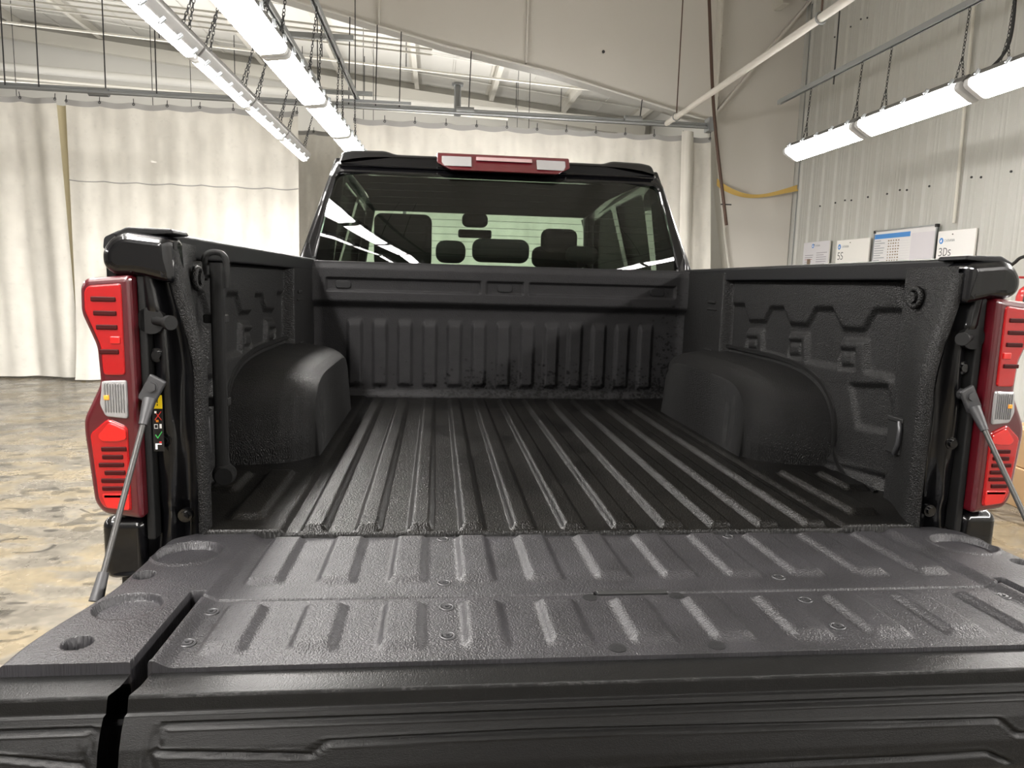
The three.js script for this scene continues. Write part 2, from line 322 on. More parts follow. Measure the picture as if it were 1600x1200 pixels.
// ------------------------------------------------------------------ pipes and conduits under the roof
{
  const pipeLabel = ['uppermost thin white pipe of the bundle beneath the roof sheets', 'second thin white pipe of the bundle beneath the roof sheets', 'third thin white pipe of the bundle beneath the roof sheets', 'lowest thin white pipe of the bundle beneath the roof sheets'];
  for (let i = 0; i < 4; i++) solo('sprinkler_pipe', rod([-13.5, 6.10 - i * .07, -11.2 - i * .05], [-.42, 5.36 - i * .07, -11.2 - i * .05], .018, 8), M.whiteSteel, pipeLabel[i], 'pipe', 'pipe bundle beneath the roof');
  solo('sprinkler_pipe', rod([-13.5, 5.95, -12.6], [4.6, 4.95, -12.6], .022, 8), M.whiteSteel, 'long thin white pipe crossing the whole roof beyond the curtain', 'pipe');
  solo('sprinkler_main', rod([-13.5, 5.70, -15.2], [3.2, 5.10, -15.2], .085, 14), M.white, 'thick white water main running below the roof beyond the curtain', 'pipe');
  solo('sprinkler_pipe', rod([-13.5, 5.41, -14.9], [1.2, 4.95, -14.9], .028, 8), M.whiteSteel, 'white pipe slung just under the thick water main', 'pipe');
  solo('sprinkler_pipe', rod([-13.5, 5.1, -14.0], [.4, 4.78, -14.0], .022, 8), M.whiteSteel, 'lower thin white pipe over the curtain top', 'pipe');
  solo('roof_vent_pipe', [rod([.02, 4.25, -11.6], [.02, 4.75, -11.6], .06, 14), rod([.02, 4.75, -11.6], [.02, 4.79, -11.6], .1, 14)], M.strut, 'short grey capped pipe standing above the curtain track', 'pipe');
  seed = 77;
  const rods = [[-6.5, -11.2], [-5.2, -12.6], [-4.6, -15.2], [-3.2, -15.2], [-2.4, -12.6], [-1.9, -15.2], [-.9, -12.6], [1.4, -15.2], [2.4, -15.2]];
  const where = ['over the far aisle corner', 'between the first purlins', 'holding the water main near the aisle', 'holding the water main behind the lights', 'behind the strip lights', 'beside the curtain opening', 'above the cab roof', 'beside the capped pipe', 'near the steel knee'];
  rods.forEach(([x, z], i) => solo('hanger_rod', rod([x, z < -15 ? 5.65 - .036 * (x + 9.3) : z < -12 ? 5.75 - .0554 * (x + 9.3) : 5.89 - .0563 * (x + 9.3), z], [x, roofY(x) - .02, z], .009, 6), M.darkSteel, 'thin dark pipe hanger rod ' + where[i], 'rod', 'hanger rods under the roof'));
  const d = thing('sprinkler_line', 'cream sprinkler pipe running along the wall bay below the steel knee', 'pipe');
  mesh('pipe', rod([2.74, 3.6, -8.4], [2.74, 3.6, 3], .034, 12), M.frame, d);
  for (const z of [-8.0, -4.43, -1]) { mesh('hanger_ring', new THREE.TorusGeometry(.045, .009, 6, 16).translate(2.74, 3.6, z), M.strut, d); mesh('hanger_rod', rod([2.74, 3.64, z], [2.74, roofY(2.74), z], .008, 6), M.rust, d); }
  mesh('coupling', rod([2.74, 3.6, -8.12], [2.74, 3.6, -7.98], .042, 12), M.frame, d);
}
{ // brown bar leaning on the column
  const a = U(1108, 0, 'z', CZ + .25), b = U(1116, 180, 'z', CZ + .25), c2 = U(1135, 352, 'z', CZ + .25);
  const t = thing('brown_bar', 'thin brown steel bar running down the inner side of the column', 'bar');
  mesh('bar', tube([a, b, c2], .022, 20, 6), M.rust, t);
  mesh('clip', rod([c2.x - .1, c2.y + .28, c2.z], [c2.x + .05, c2.y + .28, c2.z], .01, 6), M.darkSteel, t);
}
{ // caution tape across the column
  const a = U(1120, 284, 'z', CZ - .16), b = U(1253, 292, 'z', CZ - .16), pts = lin(0, 1, 40);
  solo('caution_tape', grid(pts, [0, 1], (s, k) => { const sag = -.20 * Math.sin(Math.PI * Math.pow(s, .85)) * (1 - .35 * s); const w = .10 * (1 - .55 * Math.sin(Math.PI * s)); return [mix(a.x, b.x, s), mix(a.y, b.y, s) + sag + (k - .5) * w, a.z + .02 * Math.sin(s * 9) + .03 * (k - .5) * Math.sin(s * 5)]; }), M.tape, 'faded yellow tape sagging across the steel column', 'tape');
}
// ------------------------------------------------------------------ wall boards
function canvas(w, h, fn) { const c = document.createElement('canvas'); c.width = w; c.height = h; fn(c.getContext('2d'), w, h); const t = new THREE.CanvasTexture(c); t.colorSpace = THREE.SRGBColorSpace; t.anisotropy = 8; return t; }
function board(name, label, category, z0, z1, y0, y1, tex, frame, tilt = 0) {
  const w = z1 - z0, h = y1 - y0, t = thing(name, label, category, [WX - .015, y0, (z0 + z1) / 2]);
  mesh('backing', span(-.02, -.004, 0, h, -w / 2, w / 2, .003), M.white, t);
  const face = new THREE.PlaneGeometry(w - .004, h - .004).rotateY(-Math.PI / 2).translate(-.0215, h / 2, 0);
  mesh('printed_face', face, std(0xffffff, .4, 0, { map: tex }), t);
  if (frame) { mesh('frame', [span(-.03, 0, 0, .015, -w / 2, w / 2), span(-.03, 0, h - .015, h, -w / 2, w / 2), span(-.03, 0, 0, h, -w / 2, -w / 2 + .015), span(-.03, 0, 0, h, w / 2 - .015, w / 2)], M.galv, t); for (const s of [-1, 1]) mesh('corner_cap', span(-.034, .002, h - .03, h + .004, s * (w / 2 - .013) - .017, s * (w / 2 - .013) + .017, .004), M.black, t); }
  else mesh('fixing_screw', new THREE.CylinderGeometry(.006, .006, .006, 8).rotateZ(Math.PI / 2).translate(-.024, h - .04, -.05), M.darkSteel, t);
  return t;
}
function logo(g, x, y, r, text = true) {
  g.fillStyle = '#2f86d6'; g.beginPath(); g.arc(x, y, r, 0, 7); g.fill();
  g.fillStyle = '#fff'; g.beginPath(); g.arc(x - r * .12, y + r * .12, r * .42, 0, 7); g.fill(); g.fillRect(x - r * .1, y - r * .5, r * .35, r * .6);
  if (text) { g.font = `${r * 1.15}px sans-serif`; g.textBaseline = 'middle'; g.fillStyle = '#8b949c'; g.fillText('CAR', x + r * 1.45, y); const w = g.measureText('CAR').width; g.fillStyle = '#39434c'; g.fillText('VANA', x + r * 1.45 + w, y); }
}
const zw = z => 1.464 + (z - 1.464) * 1.036, yw = y => 1.428 + (y - 1.428) * 1.036;
board('wall_notice', 'small printed notice with grey text blocks on the ribbed wall beside the column', 'notice', zw(-8.13), zw(-7.47), yw(1.35), yw(2.075), canvas(512, 560, (g, w, h) => {
  g.fillStyle = '#dcdbe0'; g.fillRect(0, 0, w, h); logo(g, 190, 40, 22); seed = 5;
  for (const [x, y, ww, n] of [[40, 130, 190, 16], [270, 110, 210, 5], [270, 200, 210, 12]]) for (let i = 0; i < n; i++) { g.fillStyle = rnd() < .2 ? '#b07a86' : '#9c9aa4'; g.fillRect(x, y + i * 22, ww * rr(.5, 1), 7); }
  g.fillStyle = '#7b6a58'; g.fillRect(90, 170, 70, 60); g.fillRect(80, 290, 60, 70);
}));
board('wall_sign', 'white 5S sign with round blue logo on the ribbed wall', 'sign', zw(-7.3), zw(-6.6), yw(1.3), yw(2.06), canvas(512, 556, (g, w, h) => {
  g.fillStyle = '#f2f1ee'; g.fillRect(0, 0, w, h); logo(g, 46, 58, 24); g.fillStyle = '#3a3f46'; g.font = '92px sans-serif'; g.textBaseline = 'alphabetic'; g.fillText('5S', 22, 172);
}));
board('schedule_board', 'aluminium framed whiteboard with blue banded schedule table on the ribbed wall', 'whiteboard', zw(-6.52), zw(-5.46), yw(1.2), yw(2.125), canvas(1024, 894, (g, w, h) => {
  g.fillStyle = '#e9e8ea'; g.fillRect(0, 0, w, h); g.fillStyle = '#dedbe2'; g.fillRect(640, 60, 370, 330); seed = 9;
  for (const y of [40, 440]) { g.fillStyle = '#4a90d9'; g.fillRect(14, y, 610, 50); g.fillStyle = '#cfd0d4'; for (let i = 0; i < 12; i++) g.fillRect(14, y + 60 + i * 26, 610, 2); g.fillStyle = '#9aa0a8'; for (let i = 0; i < 12; i++) g.fillRect(20, y + 68 + i * 26, rr(90, 200), 8); g.fillStyle = '#8d7b66'; for (let r = 0; r < 10; r++) for (let c = 0; c < 5; c++) g.fillRect(260 + c * 42 + rr(-4, 4), y + 70 + r * 30, rr(14, 26), 14); }
  g.fillStyle = '#a9a9ad'; g.fillRect(620, 400, 390, 26);
}), true);
board('wall_sign', 'white 3Ds sign with round blue logo next to the whiteboard', 'sign', zw(-5.44), zw(-4.92), yw(1.3), yw(2.05), canvas(420, 606, (g, w, h) => {
  g.fillStyle = '#f2f1f0'; g.fillRect(0, 0, w, h); logo(g, 44, 76, 24); g.fillStyle = '#3a3f46'; g.font = '88px sans-serif'; g.textBaseline = 'alphabetic'; g.fillText('3Ds', 22, 196);
}));
// ------------------------------------------------------------------ strip lights
const FL_LEN = 1.2;
const fx = (() => {
  const prof = roundShape([[-.084, .0], [.084, .0], [.07, .065], [-.07, .065]], .012);
  const hous = muv(extr(prof, FL_LEN, .004).translate(0, 0, -FL_LEN / 2));
  const lensP = roundShape([[-.084, -.001], [.084, -.001], [.094, -.016], [.082, -.046], [.062, -.056], [-.062, -.056], [-.082, -.046], [-.094, -.016]], .012);
  const lens = extr(lensP, FL_LEN - .10, .006).translate(0, 0, -(FL_LEN - .10) / 2);
  const cap = s => muv(extr(lensP, .048, .006).translate(0, 0, s > 0 ? FL_LEN / 2 - .05 : -FL_LEN / 2 + .002));
  const clip = (s, z) => merge([rbox(.012, .05, .022, .003, s * .092, .008, z), rod([s * .100, -.008, z], [s * .100, .03, z], .008, 6)].map(muv));
  return { hous, lens, cap: [cap(-1), cap(1)], clip: [-1, 1].map(s => lin(-.5, .5, 4).map(z => clip(s, z))), tubes: [-.035, .035].map(x => rod([x, -.03, -.5], [x, -.03, .5], .016, 10)) };
})();
function chainGeo(a, b) {
  const d = b.clone().sub(a), L = d.length(), n = Math.max(3, Math.round(L / .024)), list = [], q = new THREE.Quaternion().setFromUnitVectors(V(0, 1, 0), d.clone().normalize());
  for (let i = 0; i < n; i++) { const g = new THREE.TorusGeometry(.0105, .0032, 4, 7).scale(.75, 1.35, 1); if (i % 2) g.rotateY(Math.PI / 2); g.applyQuaternion(q); const p = a.clone().lerp(b, (i + .5) / n); g.translate(p.x, p.y, p.z); list.push(g); }
  return merge(list);
}
function fixture(x, y, z, tilt, label, group, hang, chains) {
  const t = thing('strip_light', label, 'light', [x, y, z], group), body = new THREE.Group();
  const R = new THREE.Matrix4().makeRotationZ(tilt), put = (n, g, m) => { const q = mesh(n, g, m, t); q.rotation.z = tilt; return q; };
  put('housing', fx.hous, M.housing); put('diffuser', fx.lens, M.lens); put('end_cover', fx.cap[0], M.endCap); put('end_cover', fx.cap[1], M.endCap);
  for (const side of fx.clip) for (const g of side) put('clip', g, M.galv);
  if (chains) for (const s of [-1, 1]) {
    const foot = V(0, .065, 0).applyMatrix4(R), up = V(hang[0] - x, hang[1] - y, s * .42), knot = up.clone().lerp(V(foot.x, foot.y, s * .42), .62);
    mesh('chain', merge([chainGeo(V(foot.x, foot.y, s * .42 - .05), knot), chainGeo(V(foot.x, foot.y, s * .42 + .05), knot), chainGeo(knot, up)]), M.chain, t);
  }
  const L = new THREE.RectAreaLight(LAMP_COLOR, LAMP, .13, FL_LEN - .12); L.name = 'strip_glow'; L.castShadow = true;
  L.position.copy(V(0, -.062, 0).applyMatrix4(R));
  L.lookAt(0, 0, 0); L.rotation.set(-Math.PI / 2, 0, 0); L.quaternion.premultiply(new THREE.Quaternion().setFromAxisAngle(V(0, 0, 1), tilt));
  t.add(L); return t;
}
const ORD = ['first', 'second', 'third', 'fourth', 'fifth', 'sixth', 'seventh', 'eighth', 'ninth', 'tenth', 'eleventh', 'twelfth'];
const T1 = -.9, T2 = .12, T3 = -.55;
for (let i = 0; i < 12; i++) {
  const z = -6.27 + 1.23 * i, ch = z < -1.8;
  fixture(-1.76, 2.76, z, T1, `strip light turned towards the aisle curtain, ${ORD[i]} from the curtain end of its row`, 'strip lights turned to the aisle', [-1.55, 3.370], ch);
  const zz = Math.min(z, -1.5), f2 = fixture(-1.19 - .0316 * (zz + 6.1), 2.775, z - .02, T2, `strip light facing down over the truck side, ${ORD[i]} from the curtain end of its row`, 'strip lights facing down beside the truck', [-1.2, 3.370], ch); if (z < -1.5) f2.rotation.y = -.0316;
}
for (const [x, w] of [[-.64, 'aisle side'], [1.3, 'wall side']]) {
  const f = fixture(x, 2.52, -6.35, .75, `strip light on a floor stand ahead of the truck hood, ${w}`, 'strip lights on stands ahead of the hood', [x, 3.4], false); f.rotation.y = Math.PI / 2;
  mesh('stand_pole', rod([0, .03, 0], [0, -2.45, 0], .018, 10), M.chain, f);
  for (let k = 0; k < 3; k++) { const a = k * 2.094; mesh('stand_leg', rod([0, -2.1, 0], [.35 * Math.cos(a), -2.505, .35 * Math.sin(a)], .012, 8), M.chain, f); }
}
for (let i = 0; i < 4; i++) fixture(-6.1, 2.9, -4.9 + 1.9 * i, 0, `strip light across the aisle from the truck, ${ORD[i]} from the curtain`, 'strip lights over the far side of the aisle', [-6.1, 4.2], true);
for (let i = 0; i < 11; i++) fixture(3.14, 2.76, -4.98 + 1.235 * i, T3, `strip light hung along the ribbed wall, ${ORD[i]} from the column end of its row`, 'strip lights along the ribbed wall', [3.2, 3.322], i < 3);
function strutBar(label, x, y, z0, z1, rods) {
  const t = thing('strut_channel', label, 'channel', [x, y, 0], 'strut channels carrying the lights');
  mesh('channel', [box(.042, .004, z1 - z0, 0, .02, (z0 + z1) / 2), box(.004, .042, z1 - z0, -.02, 0, (z0 + z1) / 2), box(.004, .042, z1 - z0, .02, 0, (z0 + z1) / 2), box(.01, .004, z1 - z0, -.015, -.02, (z0 + z1) / 2), box(.01, .004, z1 - z0, .015, -.02, (z0 + z1) / 2)], M.strut, t);
  for (const z of rods) mesh('drop_rod', rod([0, x > 0 ? -.09 : -.018, z], [0, roofY(x) - y - .02, z], .006, 6), M.darkSteel, t);
}
strutBar('grey strut channel above the lights turned to the aisle', -1.55, 3.4, -7.4, 9, [-6.6, -3, 1]);
strutBar('grey strut channel above the lights facing down beside the truck', -1.2, 3.4, -7.25, 9, [-6.9, -3.2, 1]);
strutBar('grey strut channel over the far side of the aisle', -6.1, 4.225, -5.6, 1.6, [-5, -1.5]);
strutBar('grey strut channel carrying the lights along the ribbed wall', 3.2, 3.35, -6.06, 9, [-5.0, -1, 2]);
for (const [z, w] of [[-5.1, 'nearer the truck tail'], [-6.95, 'at the curtain end']]) solo('cross_channel', [box(.62, .042, .042, -1.33, 3.43, z)], M.strut, 'short grey cross channel joining two strut channels, ' + w, 'channel');
solo('cross_channel', box(.75, .03, .042, -.98, 3.36, -7.0), M.galv, 'bright short channel sticking out at the end of the strut channels', 'channel');
solo('power_cable', tube([[3.26, 3.5, -3.05], [3.27, 3.3, -3.02], [3.29, 3.0, -3.06], [3.19, 2.83, -3.13]], .011, 24, 6), M.black, 'black power cable dropping to the wall strip lights', 'cable');

// uplights in the bay beyond the curtain
for (let i = 0; i < 4; i++) {
  const x = -8.3 + 3.2 * i + (i === 2 ? .3 : 0), t = thing('uplight', `white trough uplight hung beyond the curtain, ${ORD[i]} from the aisle`, 'light', [x, 3.25, -12.9], 'trough uplights beyond the curtain');
  mesh('trough', [span(-.12, .12, 0, .02, -1.2, 1.2), span(-.12, -.10, 0, .08, -1.2, 1.2), span(.10, .12, 0, .08, -1.2, 1.2)], M.housing, t);
  mesh('lamp_tube', rod([0, .05, -1.15], [0, .05, 1.15], .02, 10), M.tubeGlow, t);
  for (const z of [-1, 1]) mesh('suspension_rod', rod([0, .02, z], [0, roofY(x) - 3.27, z], .006, 6), M.darkSteel, t);
  const L = new THREE.RectAreaLight(LAMP_COLOR, UPLIGHT, .18, 2.3); L.name = 'uplight_glow'; L.position.set(0, .09, 0); L.rotation.x = Math.PI / 2; L.castShadow = true; t.add(L);
}
// ------------------------------------------------------------------ pickup truck
const truck = thing('pickup_truck', 'black pickup truck with its tailgate lowered and sprayed-in bed liner', 'truck');
const part = (name, geo, mat, parent = truck) => mesh(name, geo, mat, parent);
const group = (name, parent = truck) => { const g = new THREE.Group(); g.name = name; parent.add(g); return g; };
const FY = .92, ZB = -1.78, RT = 1.507;
// maps for wet marks: darker and smoother where water lies
const bedMap = (() => {
  const W = 1024;
  const wet = (u, v) => ss(.44, .64, fbm(u * 1.5, v * 1.5, 0, 4));
  const col = dataTex(W, W, (u, v) => { const w = wet(u, v), n = fbm(u, v, 2, 5); const t = mix(1, .70, w) * (.9 + .25 * (n - .5)); return [.85 * t, .82 * t, .79 * t]; }, true);
  const ro = dataTex(512, 512, (u, v) => { const w = wet(u, v); return mix(.37, .32, w); });
  return { col, ro };
})();
const bedMat = phy(C(.0040, .0038, .0035), 1, { specularIntensity: .5, map: rep(bedMap.col, .55), roughnessMap: rep(bedMap.ro, .55), bumpMap: rep(grainTex, 4), bumpScale: .0007 });
{ // ribbed bed floor
  const xs = []; for (let i = -6; i <= 6; i++) { for (const d of [-.0545, -.032, -.028, -.023, -.018, -.012, 0, .012, .018, .023, .028, .032]) xs.push(i * .109 + d); }
  const inner = xs.filter(x => Math.abs(x) < .6), outer = lin(.602, .9, 50);
  const X = [...outer.map(x => -x).reverse(), ...inner, ...outer];
  const Z = [0.006, .004, 0, -.003, -.006, -.010, -.015, -.02, -.028, -.04, ...lin(-.05, -.5, 60), ...lin(-.52, -1.66, 40), ...lin(-1.665, -1.73, 14), -1.75, -1.78, -1.80];
  const H = (x, z) => {
    const ax = Math.abs(x); let h = 0;
    if (ax < .598) { const t = Math.abs(((x + .0545 + 1.09) % .109) - .0545); h = .014 * (1 - ss(.017, .029, t)) * ss(-1.715, -1.68, z) * (1 - ss(-.022, -.004, z)); }
    h += .008 * ss(.600, .612, ax);
    const rid = (cx, z0, z1, w) => .013 * (1 - ss(w * .5, w * .5 + .014, Math.abs(ax - cx))) * ss(z0, z0 + .02, z) * (1 - ss(z1 - .02, z1, z));
    h += rid(.695, -.45, -.06, .05) + rid(.80, -.44, -.26, .045);
    h -= .03 * ss(-.002, .006, z);
    return FY - .010 + h;
  };
  part('bed_floor', grid(X, Z, (x, z) => [clamp(x, -mix(.9, .757, ss(-.06, -.03, z)), mix(.9, .768, ss(-.06, -.03, z))), H(x, z), z]), bedMat);
  part('bed_sill', span(-.755, .765, .80, .895, -.06, -.004), M.jamb);
}
{ // front bulkhead: upper box section with a sunk strip, vertical flutes below
  const spots = []; seed = 404;
  const D = (x, y) => {
    let d = .034 * ss(1.300, 1.338, y) - .012 * ss(1.468, 1.497, y);
    const strip = (a, b) => .012 * ss(a, a + .008, x) * (1 - ss(b - .008, b, x)) * ss(1.372, 1.382, y) * (1 - ss(1.424, 1.434, y));
    d -= strip(-.775, -.105) + strip(-.085, .085) + strip(.105, .775);
    const t = Math.abs(((x + .0545 + 1.09) % .109) - .0545), k = Math.abs(x) < .70 ? 1 : 0;
    d += k * .015 * (1 - ss(.022, .036, t)) * ss(.955, .975, y) * (1 - ss(1.225, 1.262, y));
    d += .03 * ss(.79, .86, Math.abs(x)) + .02 * (1 - ss(.915, .945, y));
    return d;
  };
  const ys = [...lin(.905, 1.30, 60), ...lin(1.305, 1.50, 52)];
  const g = group('front_bulkhead');
  // droplets of water drying on the panel
  const W = 1024, Hh = 512, a = new Uint8Array(W * Hh * 4), ro = new Uint8Array(W * Hh * 4);
  const den = new Float32Array(W * Hh);
  for (let i = 0; i < 6500; i++) {
    const u = rnd(), v = Math.pow(rnd(), 1.7);
    const dens = (1 - ss(.05, .36, v + .25 * (fbm(u, .3, 0, 3) - .5))) * (.12 + .88 * ss(.28, .5, u)) + .7 * ss(.86, .98, u) * (1 - ss(.7, .95, v));
    if (rnd() > dens * .8) continue;
    const r = rr(1.2, 4.2), cx = u * W, cy = v * Hh;
    for (let yy = -5; yy <= 5; yy++) for (let xx = -4; xx <= 4; xx++) { const X = Math.round(cx + xx), Y = Math.round(cy + yy); if (X < 0 || Y < 0 || X >= W || Y >= Hh) continue; const q = Math.hypot(xx, yy * .8); den[Y * W + X] = Math.max(den[Y * W + X], 1 - ss(r - .8, r + .4, q)); }
  }
  for (let k = 0; k < W * Hh; k++) { const u = (k % W) / W, v = Math.floor(k / W) / Hh, n = fbm(u * 2, v, 2, 5), w = den[k], t = (1 + .18 * (n - .5)) * mix(1, .38, w); a.set([190 * t, 189 * t, 192 * t, 255], k * 4); const r = mix(.62, .45, w) * 255; ro.set([r, r, r, 255], k * 4); }
  const mk = (d, s) => { const t = new THREE.DataTexture(d, W, Hh); t.magFilter = THREE.LinearFilter; t.minFilter = THREE.LinearMipmapLinearFilter; t.generateMipmaps = true; if (s) t.colorSpace = THREE.SRGBColorSpace; t.needsUpdate = true; return t; };
  const bt = rep(grainTex, 1.72 * 4, .6 * 4);
  const bulk = phy(C(.0195, .0193, .0197), 1, { specularIntensity: .28, map: mk(a, true), roughnessMap: mk(ro), bumpMap: bt, bumpScale: .0006 });
  part('panel', grid(lin(-.86, .86, 344), ys, (x, y) => [x, y, ZB + D(x, y)], (x, y) => [(x + .86) / 1.72, (y - .905) / .6]), bulk, g);
  part('top_cap', [span(-.84, .84, 1.478, 1.502, -1.84, ZB + .021, .008)], M.plastic, g);
  for (const x of [-.70, 0, .69]) part('plug', muv(extr(roundShape([[x - .033, 1.386], [x + .033, 1.386], [x + .033, 1.420], [x - .033, 1.420]], .017), .012, .003).translate(0, 0, ZB + .016)), M.plastic, g);
}
// side walls (drawn for the +x side, mirrored for the other)
const P6 = (zx, zy) => { const q = U(1040 + zx / 2.857, 360 + zy / 2.857, 'x', .87); return [q.z, q.y]; };
const embU = [[262, 215], [262, 330], [360, 332], [378, 405], [450, 405], [478, 346], [535, 346], [562, 418], [640, 422], [678, 350], [755, 350], [797, 437], [890, 445], [942, 357], [1060, 355], [1060, 215]].map(p => P6(...p));
const embL = [[275, 515], [350, 540], [372, 447], [440, 447], [440, 545], [545, 570], [560, 465], [640, 465], [640, 585], [770, 610], [795, 490], [905, 495], [905, 630], [1000, 655], [1060, 680], [1060, 1120], [275, 900]].map(p => P6(...p));
const embP = [[[372, 478], [420, 480], [420, 540], [372, 538]], [[555, 492], [618, 494], [618, 572], [555, 570]], [[786, 530], [860, 532], [860, 622], [786, 620]]].map(q => q.map(p => P6(...p)));
const embQ = [[836, 690], [1000, 695], [1040, 905], [935, 892], [868, 875]].map(p => P6(...p));
const pillarX = y => mix(.752, .800, ss(1.22, 1.50, y));
function wallX(z, y) {
  let x = .872 - .045 * ss(-1.315, -1.335, z);          // front post stands proud of the sunk panel
  const panel = ss(-1.33, -1.30, z);
  if (z > -1.34 && z < -.18) {
    const b = .009;
    x -= panel * .012 * ss(-b, b, -sd(z, y, embU));
    x -= panel * .013 * ss(-b, b, -sd(z, y, embL));
    for (const q of embP) x += .009 * (ss(-.006, .006, -sd(z, y, q)) - .8 * ss(-.006, .006, -sd(z, y, q) - .012));
    x += .011 * ss(-b, b, -sd(z, y, embQ));
  }
  const px = pillarX(y), post = mix(.822, px, ss(-.215, -.0, z));
  x = mix(x, post, ss(-.232, -.205, z));
  x -= .05 * Math.pow(1 - clamp((y - .905) / .06), 2) * (1 - ss(-.30, -.22, z));       // foot fillet
  return x;
}
for (const s of [-1, 1]) {
  const ox = s > 0 ? .012 : 0;
  const g = group('bed_side');
  const zs = [...lin(-1.80, -1.34, 20), ...lin(-1.335, -1.29, 10), ...lin(-1.284, -.24, 190), ...lin(-.235, -.20, 10), ...lin(-.195, -.004, 26)];
  const ys = lin(.905, 1.49, 106);
  part('inner_wall', grid(zs, ys, (z, y) => [s * wallX(z, y) + ox * ss(-.4, 0, z), y, z]), M.liner, g);
  for (const [px, py] of [[1113, 472], [1107, 547]]) { const q = U(px, py, 'x', .826); part('tie_slot', rbox(.012, .012, .075, .004, s * .825, q.y, q.z), M.rubber, g); part('slot_shelf', rbox(.008, .006, .10, .002, s * .826, q.y - .03, q.z), M.liner, g); }
  { const q = U(1430, 465, 'x', .80); part('bolt_dimple', [muv(new THREE.TorusGeometry(.021, .007, 8, 20).rotateY(Math.PI / 2).translate(s * .800 + ox, q.y, -.14)), rod([s * .82 + ox, q.y, -.14], [s * .79 + ox, q.y, -.14], .013, 10)].map(muv), M.liner, g); }
  // tie down cover on the rear post
  part('tie_down_cover', [rbox(.012, .085, .055, .005, s * .797 + ox, 1.085, -.155), rbox(.014, .012, .06, .003, s * .795 + ox, 1.128, -.152)].map(muv), M.rubber, g);
  part('tie_down_loop', tube([[s * .79 + ox, 1.125, -.135], [s * .785 + ox, 1.105, -.125], [s * .785 + ox, 1.07, -.128], [s * .79 + ox, 1.045, -.145]], .006, 16, 6), M.darkSteel, g);
  part('hatch_line', tube([[s * .803 + ox, 1.24, -.10], [s * .790 + ox, 1.12, -.095], [s * .788 + ox, 1.06, -.095]], .003, 12, 5), M.liner, g);
  // outer body side
  const sh = shapeOf([[-.01, .62], [-.01, 1.475], [-1.83, 1.475], [-1.83, .55], [-1.56, .55], ...lin(Math.PI, 0, 16).map(a => [-1.05 + .47 * Math.cos(a), .50 + .47 * Math.sin(a)]), [-.58, .55], [-.05, .55]]);
  const bodyG = toZY(extr(sh, .02, .006)); const p = bodyG.attributes.position;
  for (let i = 0; i < p.count; i++) { const y = p.getY(i); p.setX(i, s * (p.getX(i) + .905 + .040 * Math.sin(clamp((1.5 - y) / .9) * Math.PI))); }
  bodyG.computeVertexNormals();
  part('outer_panel', muv(bodyG), M.paint, g);
  // rail cap
  const rc = roundShape([[.826, RT - .046], [.823, RT - .002], [.835, RT + .003], [.915, RT + .003], [.945, RT - .012], [.948, RT - .035], [.84, RT - .036], [.838, RT - .046]], .006);
  let rg = extr(rc, 1.775).translate(0, 0, -1.825); if (s < 0) rg = flipX(rg); rg.translate(ox * .6, 0, 0);
  part('rail_cap', muv(rg), M.plastic, g);
  // rear corner of the bed side above the lamp
  const cc = roundShape([[.805, RT - .010], [.888, RT - .002], [.912, RT - .014], [.930, RT - .040], [.928, RT - .070], [.905, RT - .086], [.865, RT - .085], [.80, RT - .10]], .016);
  let cg = extr(cc, .088, .020, 5).translate(0, 0, -.068); if (s < 0) cg = flipX(cg); cg.translate(ox + .004, 0, 0);
  part('corner_body', muv(cg), M.paint, g);
  let kc = extr(roundShape([[.80, RT - .004], [.805, RT + .005], [.885, RT + .006], [.912, RT - .008], [.905, RT - .012]], .004), .09, .003).translate(0, 0, -.085); if (s < 0) kc = flipX(kc); kc.translate(ox + .004, 0, 0);
  part('corner_cap', muv(kc), M.plastic, g);
  // coated rim of the opening, then the glossy jamb
  const us = [[0, -.03], [-.001, -.012], [.001, -.003], [.006, 0], [.014, 0], [.019, -.003]];
  part('coated_rim', grid(lin(0, us.length - 1, us.length - 1), lin(.86, 1.475, 60), (u, y) => [s * (pillarX(y) + us[u][0]) + ox, y, us[u][1] + .002], (u, y) => [u * .01, y]), M.liner, g);
  const js = [[0, -.003], [.004, -.012], [.010, -.028], [.022, -.033], [.034, -.034]], xl = .868;
  const jx = [];
  part('jamb', grid(lin(0, 12, 12), lin(.80, 1.475, 80), (u, y) => {
    const x0 = pillarX(y) + .018, w = xl - x0, k = u / 12;
    const prof = [0, -.010, -.026, -.034, -.035, -.026, -.014, -.012, -.012, -.015, -.026, -.02, 0][u];
    const step = .020 * ss(1.33, 1.36, y) * ss(.2, .5, k) * (1 - ss(.95, 1, k)) - .01 * ss(.86, .9, y) * (1 - ss(.94, .98, y)) * Math.sin(k * 3.14);
    return [s * (x0 + w * k) + ox, y, prof + step + .003 * Math.sin(y * 21 + u)];
  }), M.jamb, g);
  // seal strip beside the lamp
  part('lamp_seal', span(Math.min(s * .852 + ox, s * .868 + ox), Math.max(s * .852 + ox, s * .868 + ox), .90, 1.43, -.03, .004, .004), M.rubber, g);
  // lower corner below the lamp
  part('lower_corner', [span(Math.min(s * .868, s * .958) + ox, Math.max(s * .868, s * .958) + ox, .815, .945, -.10, .004, .022)], M.paint, g);
  // striker pin
  const zst = .0, ystr = 1.338;
  part('striker_pin', [rod([s * .845 + ox, ystr, -.012], [s * .845 + ox, ystr, .004], .026, 18), rod([s * .838 + ox, ystr, -.0], [s * .800 + ox, ystr - .002, .028], .0085, 12), rod([s * .806 + ox, ystr - .002, .024], [s * .798 + ox, ystr - .002, .03], .014, 14)], M.rubber, g);
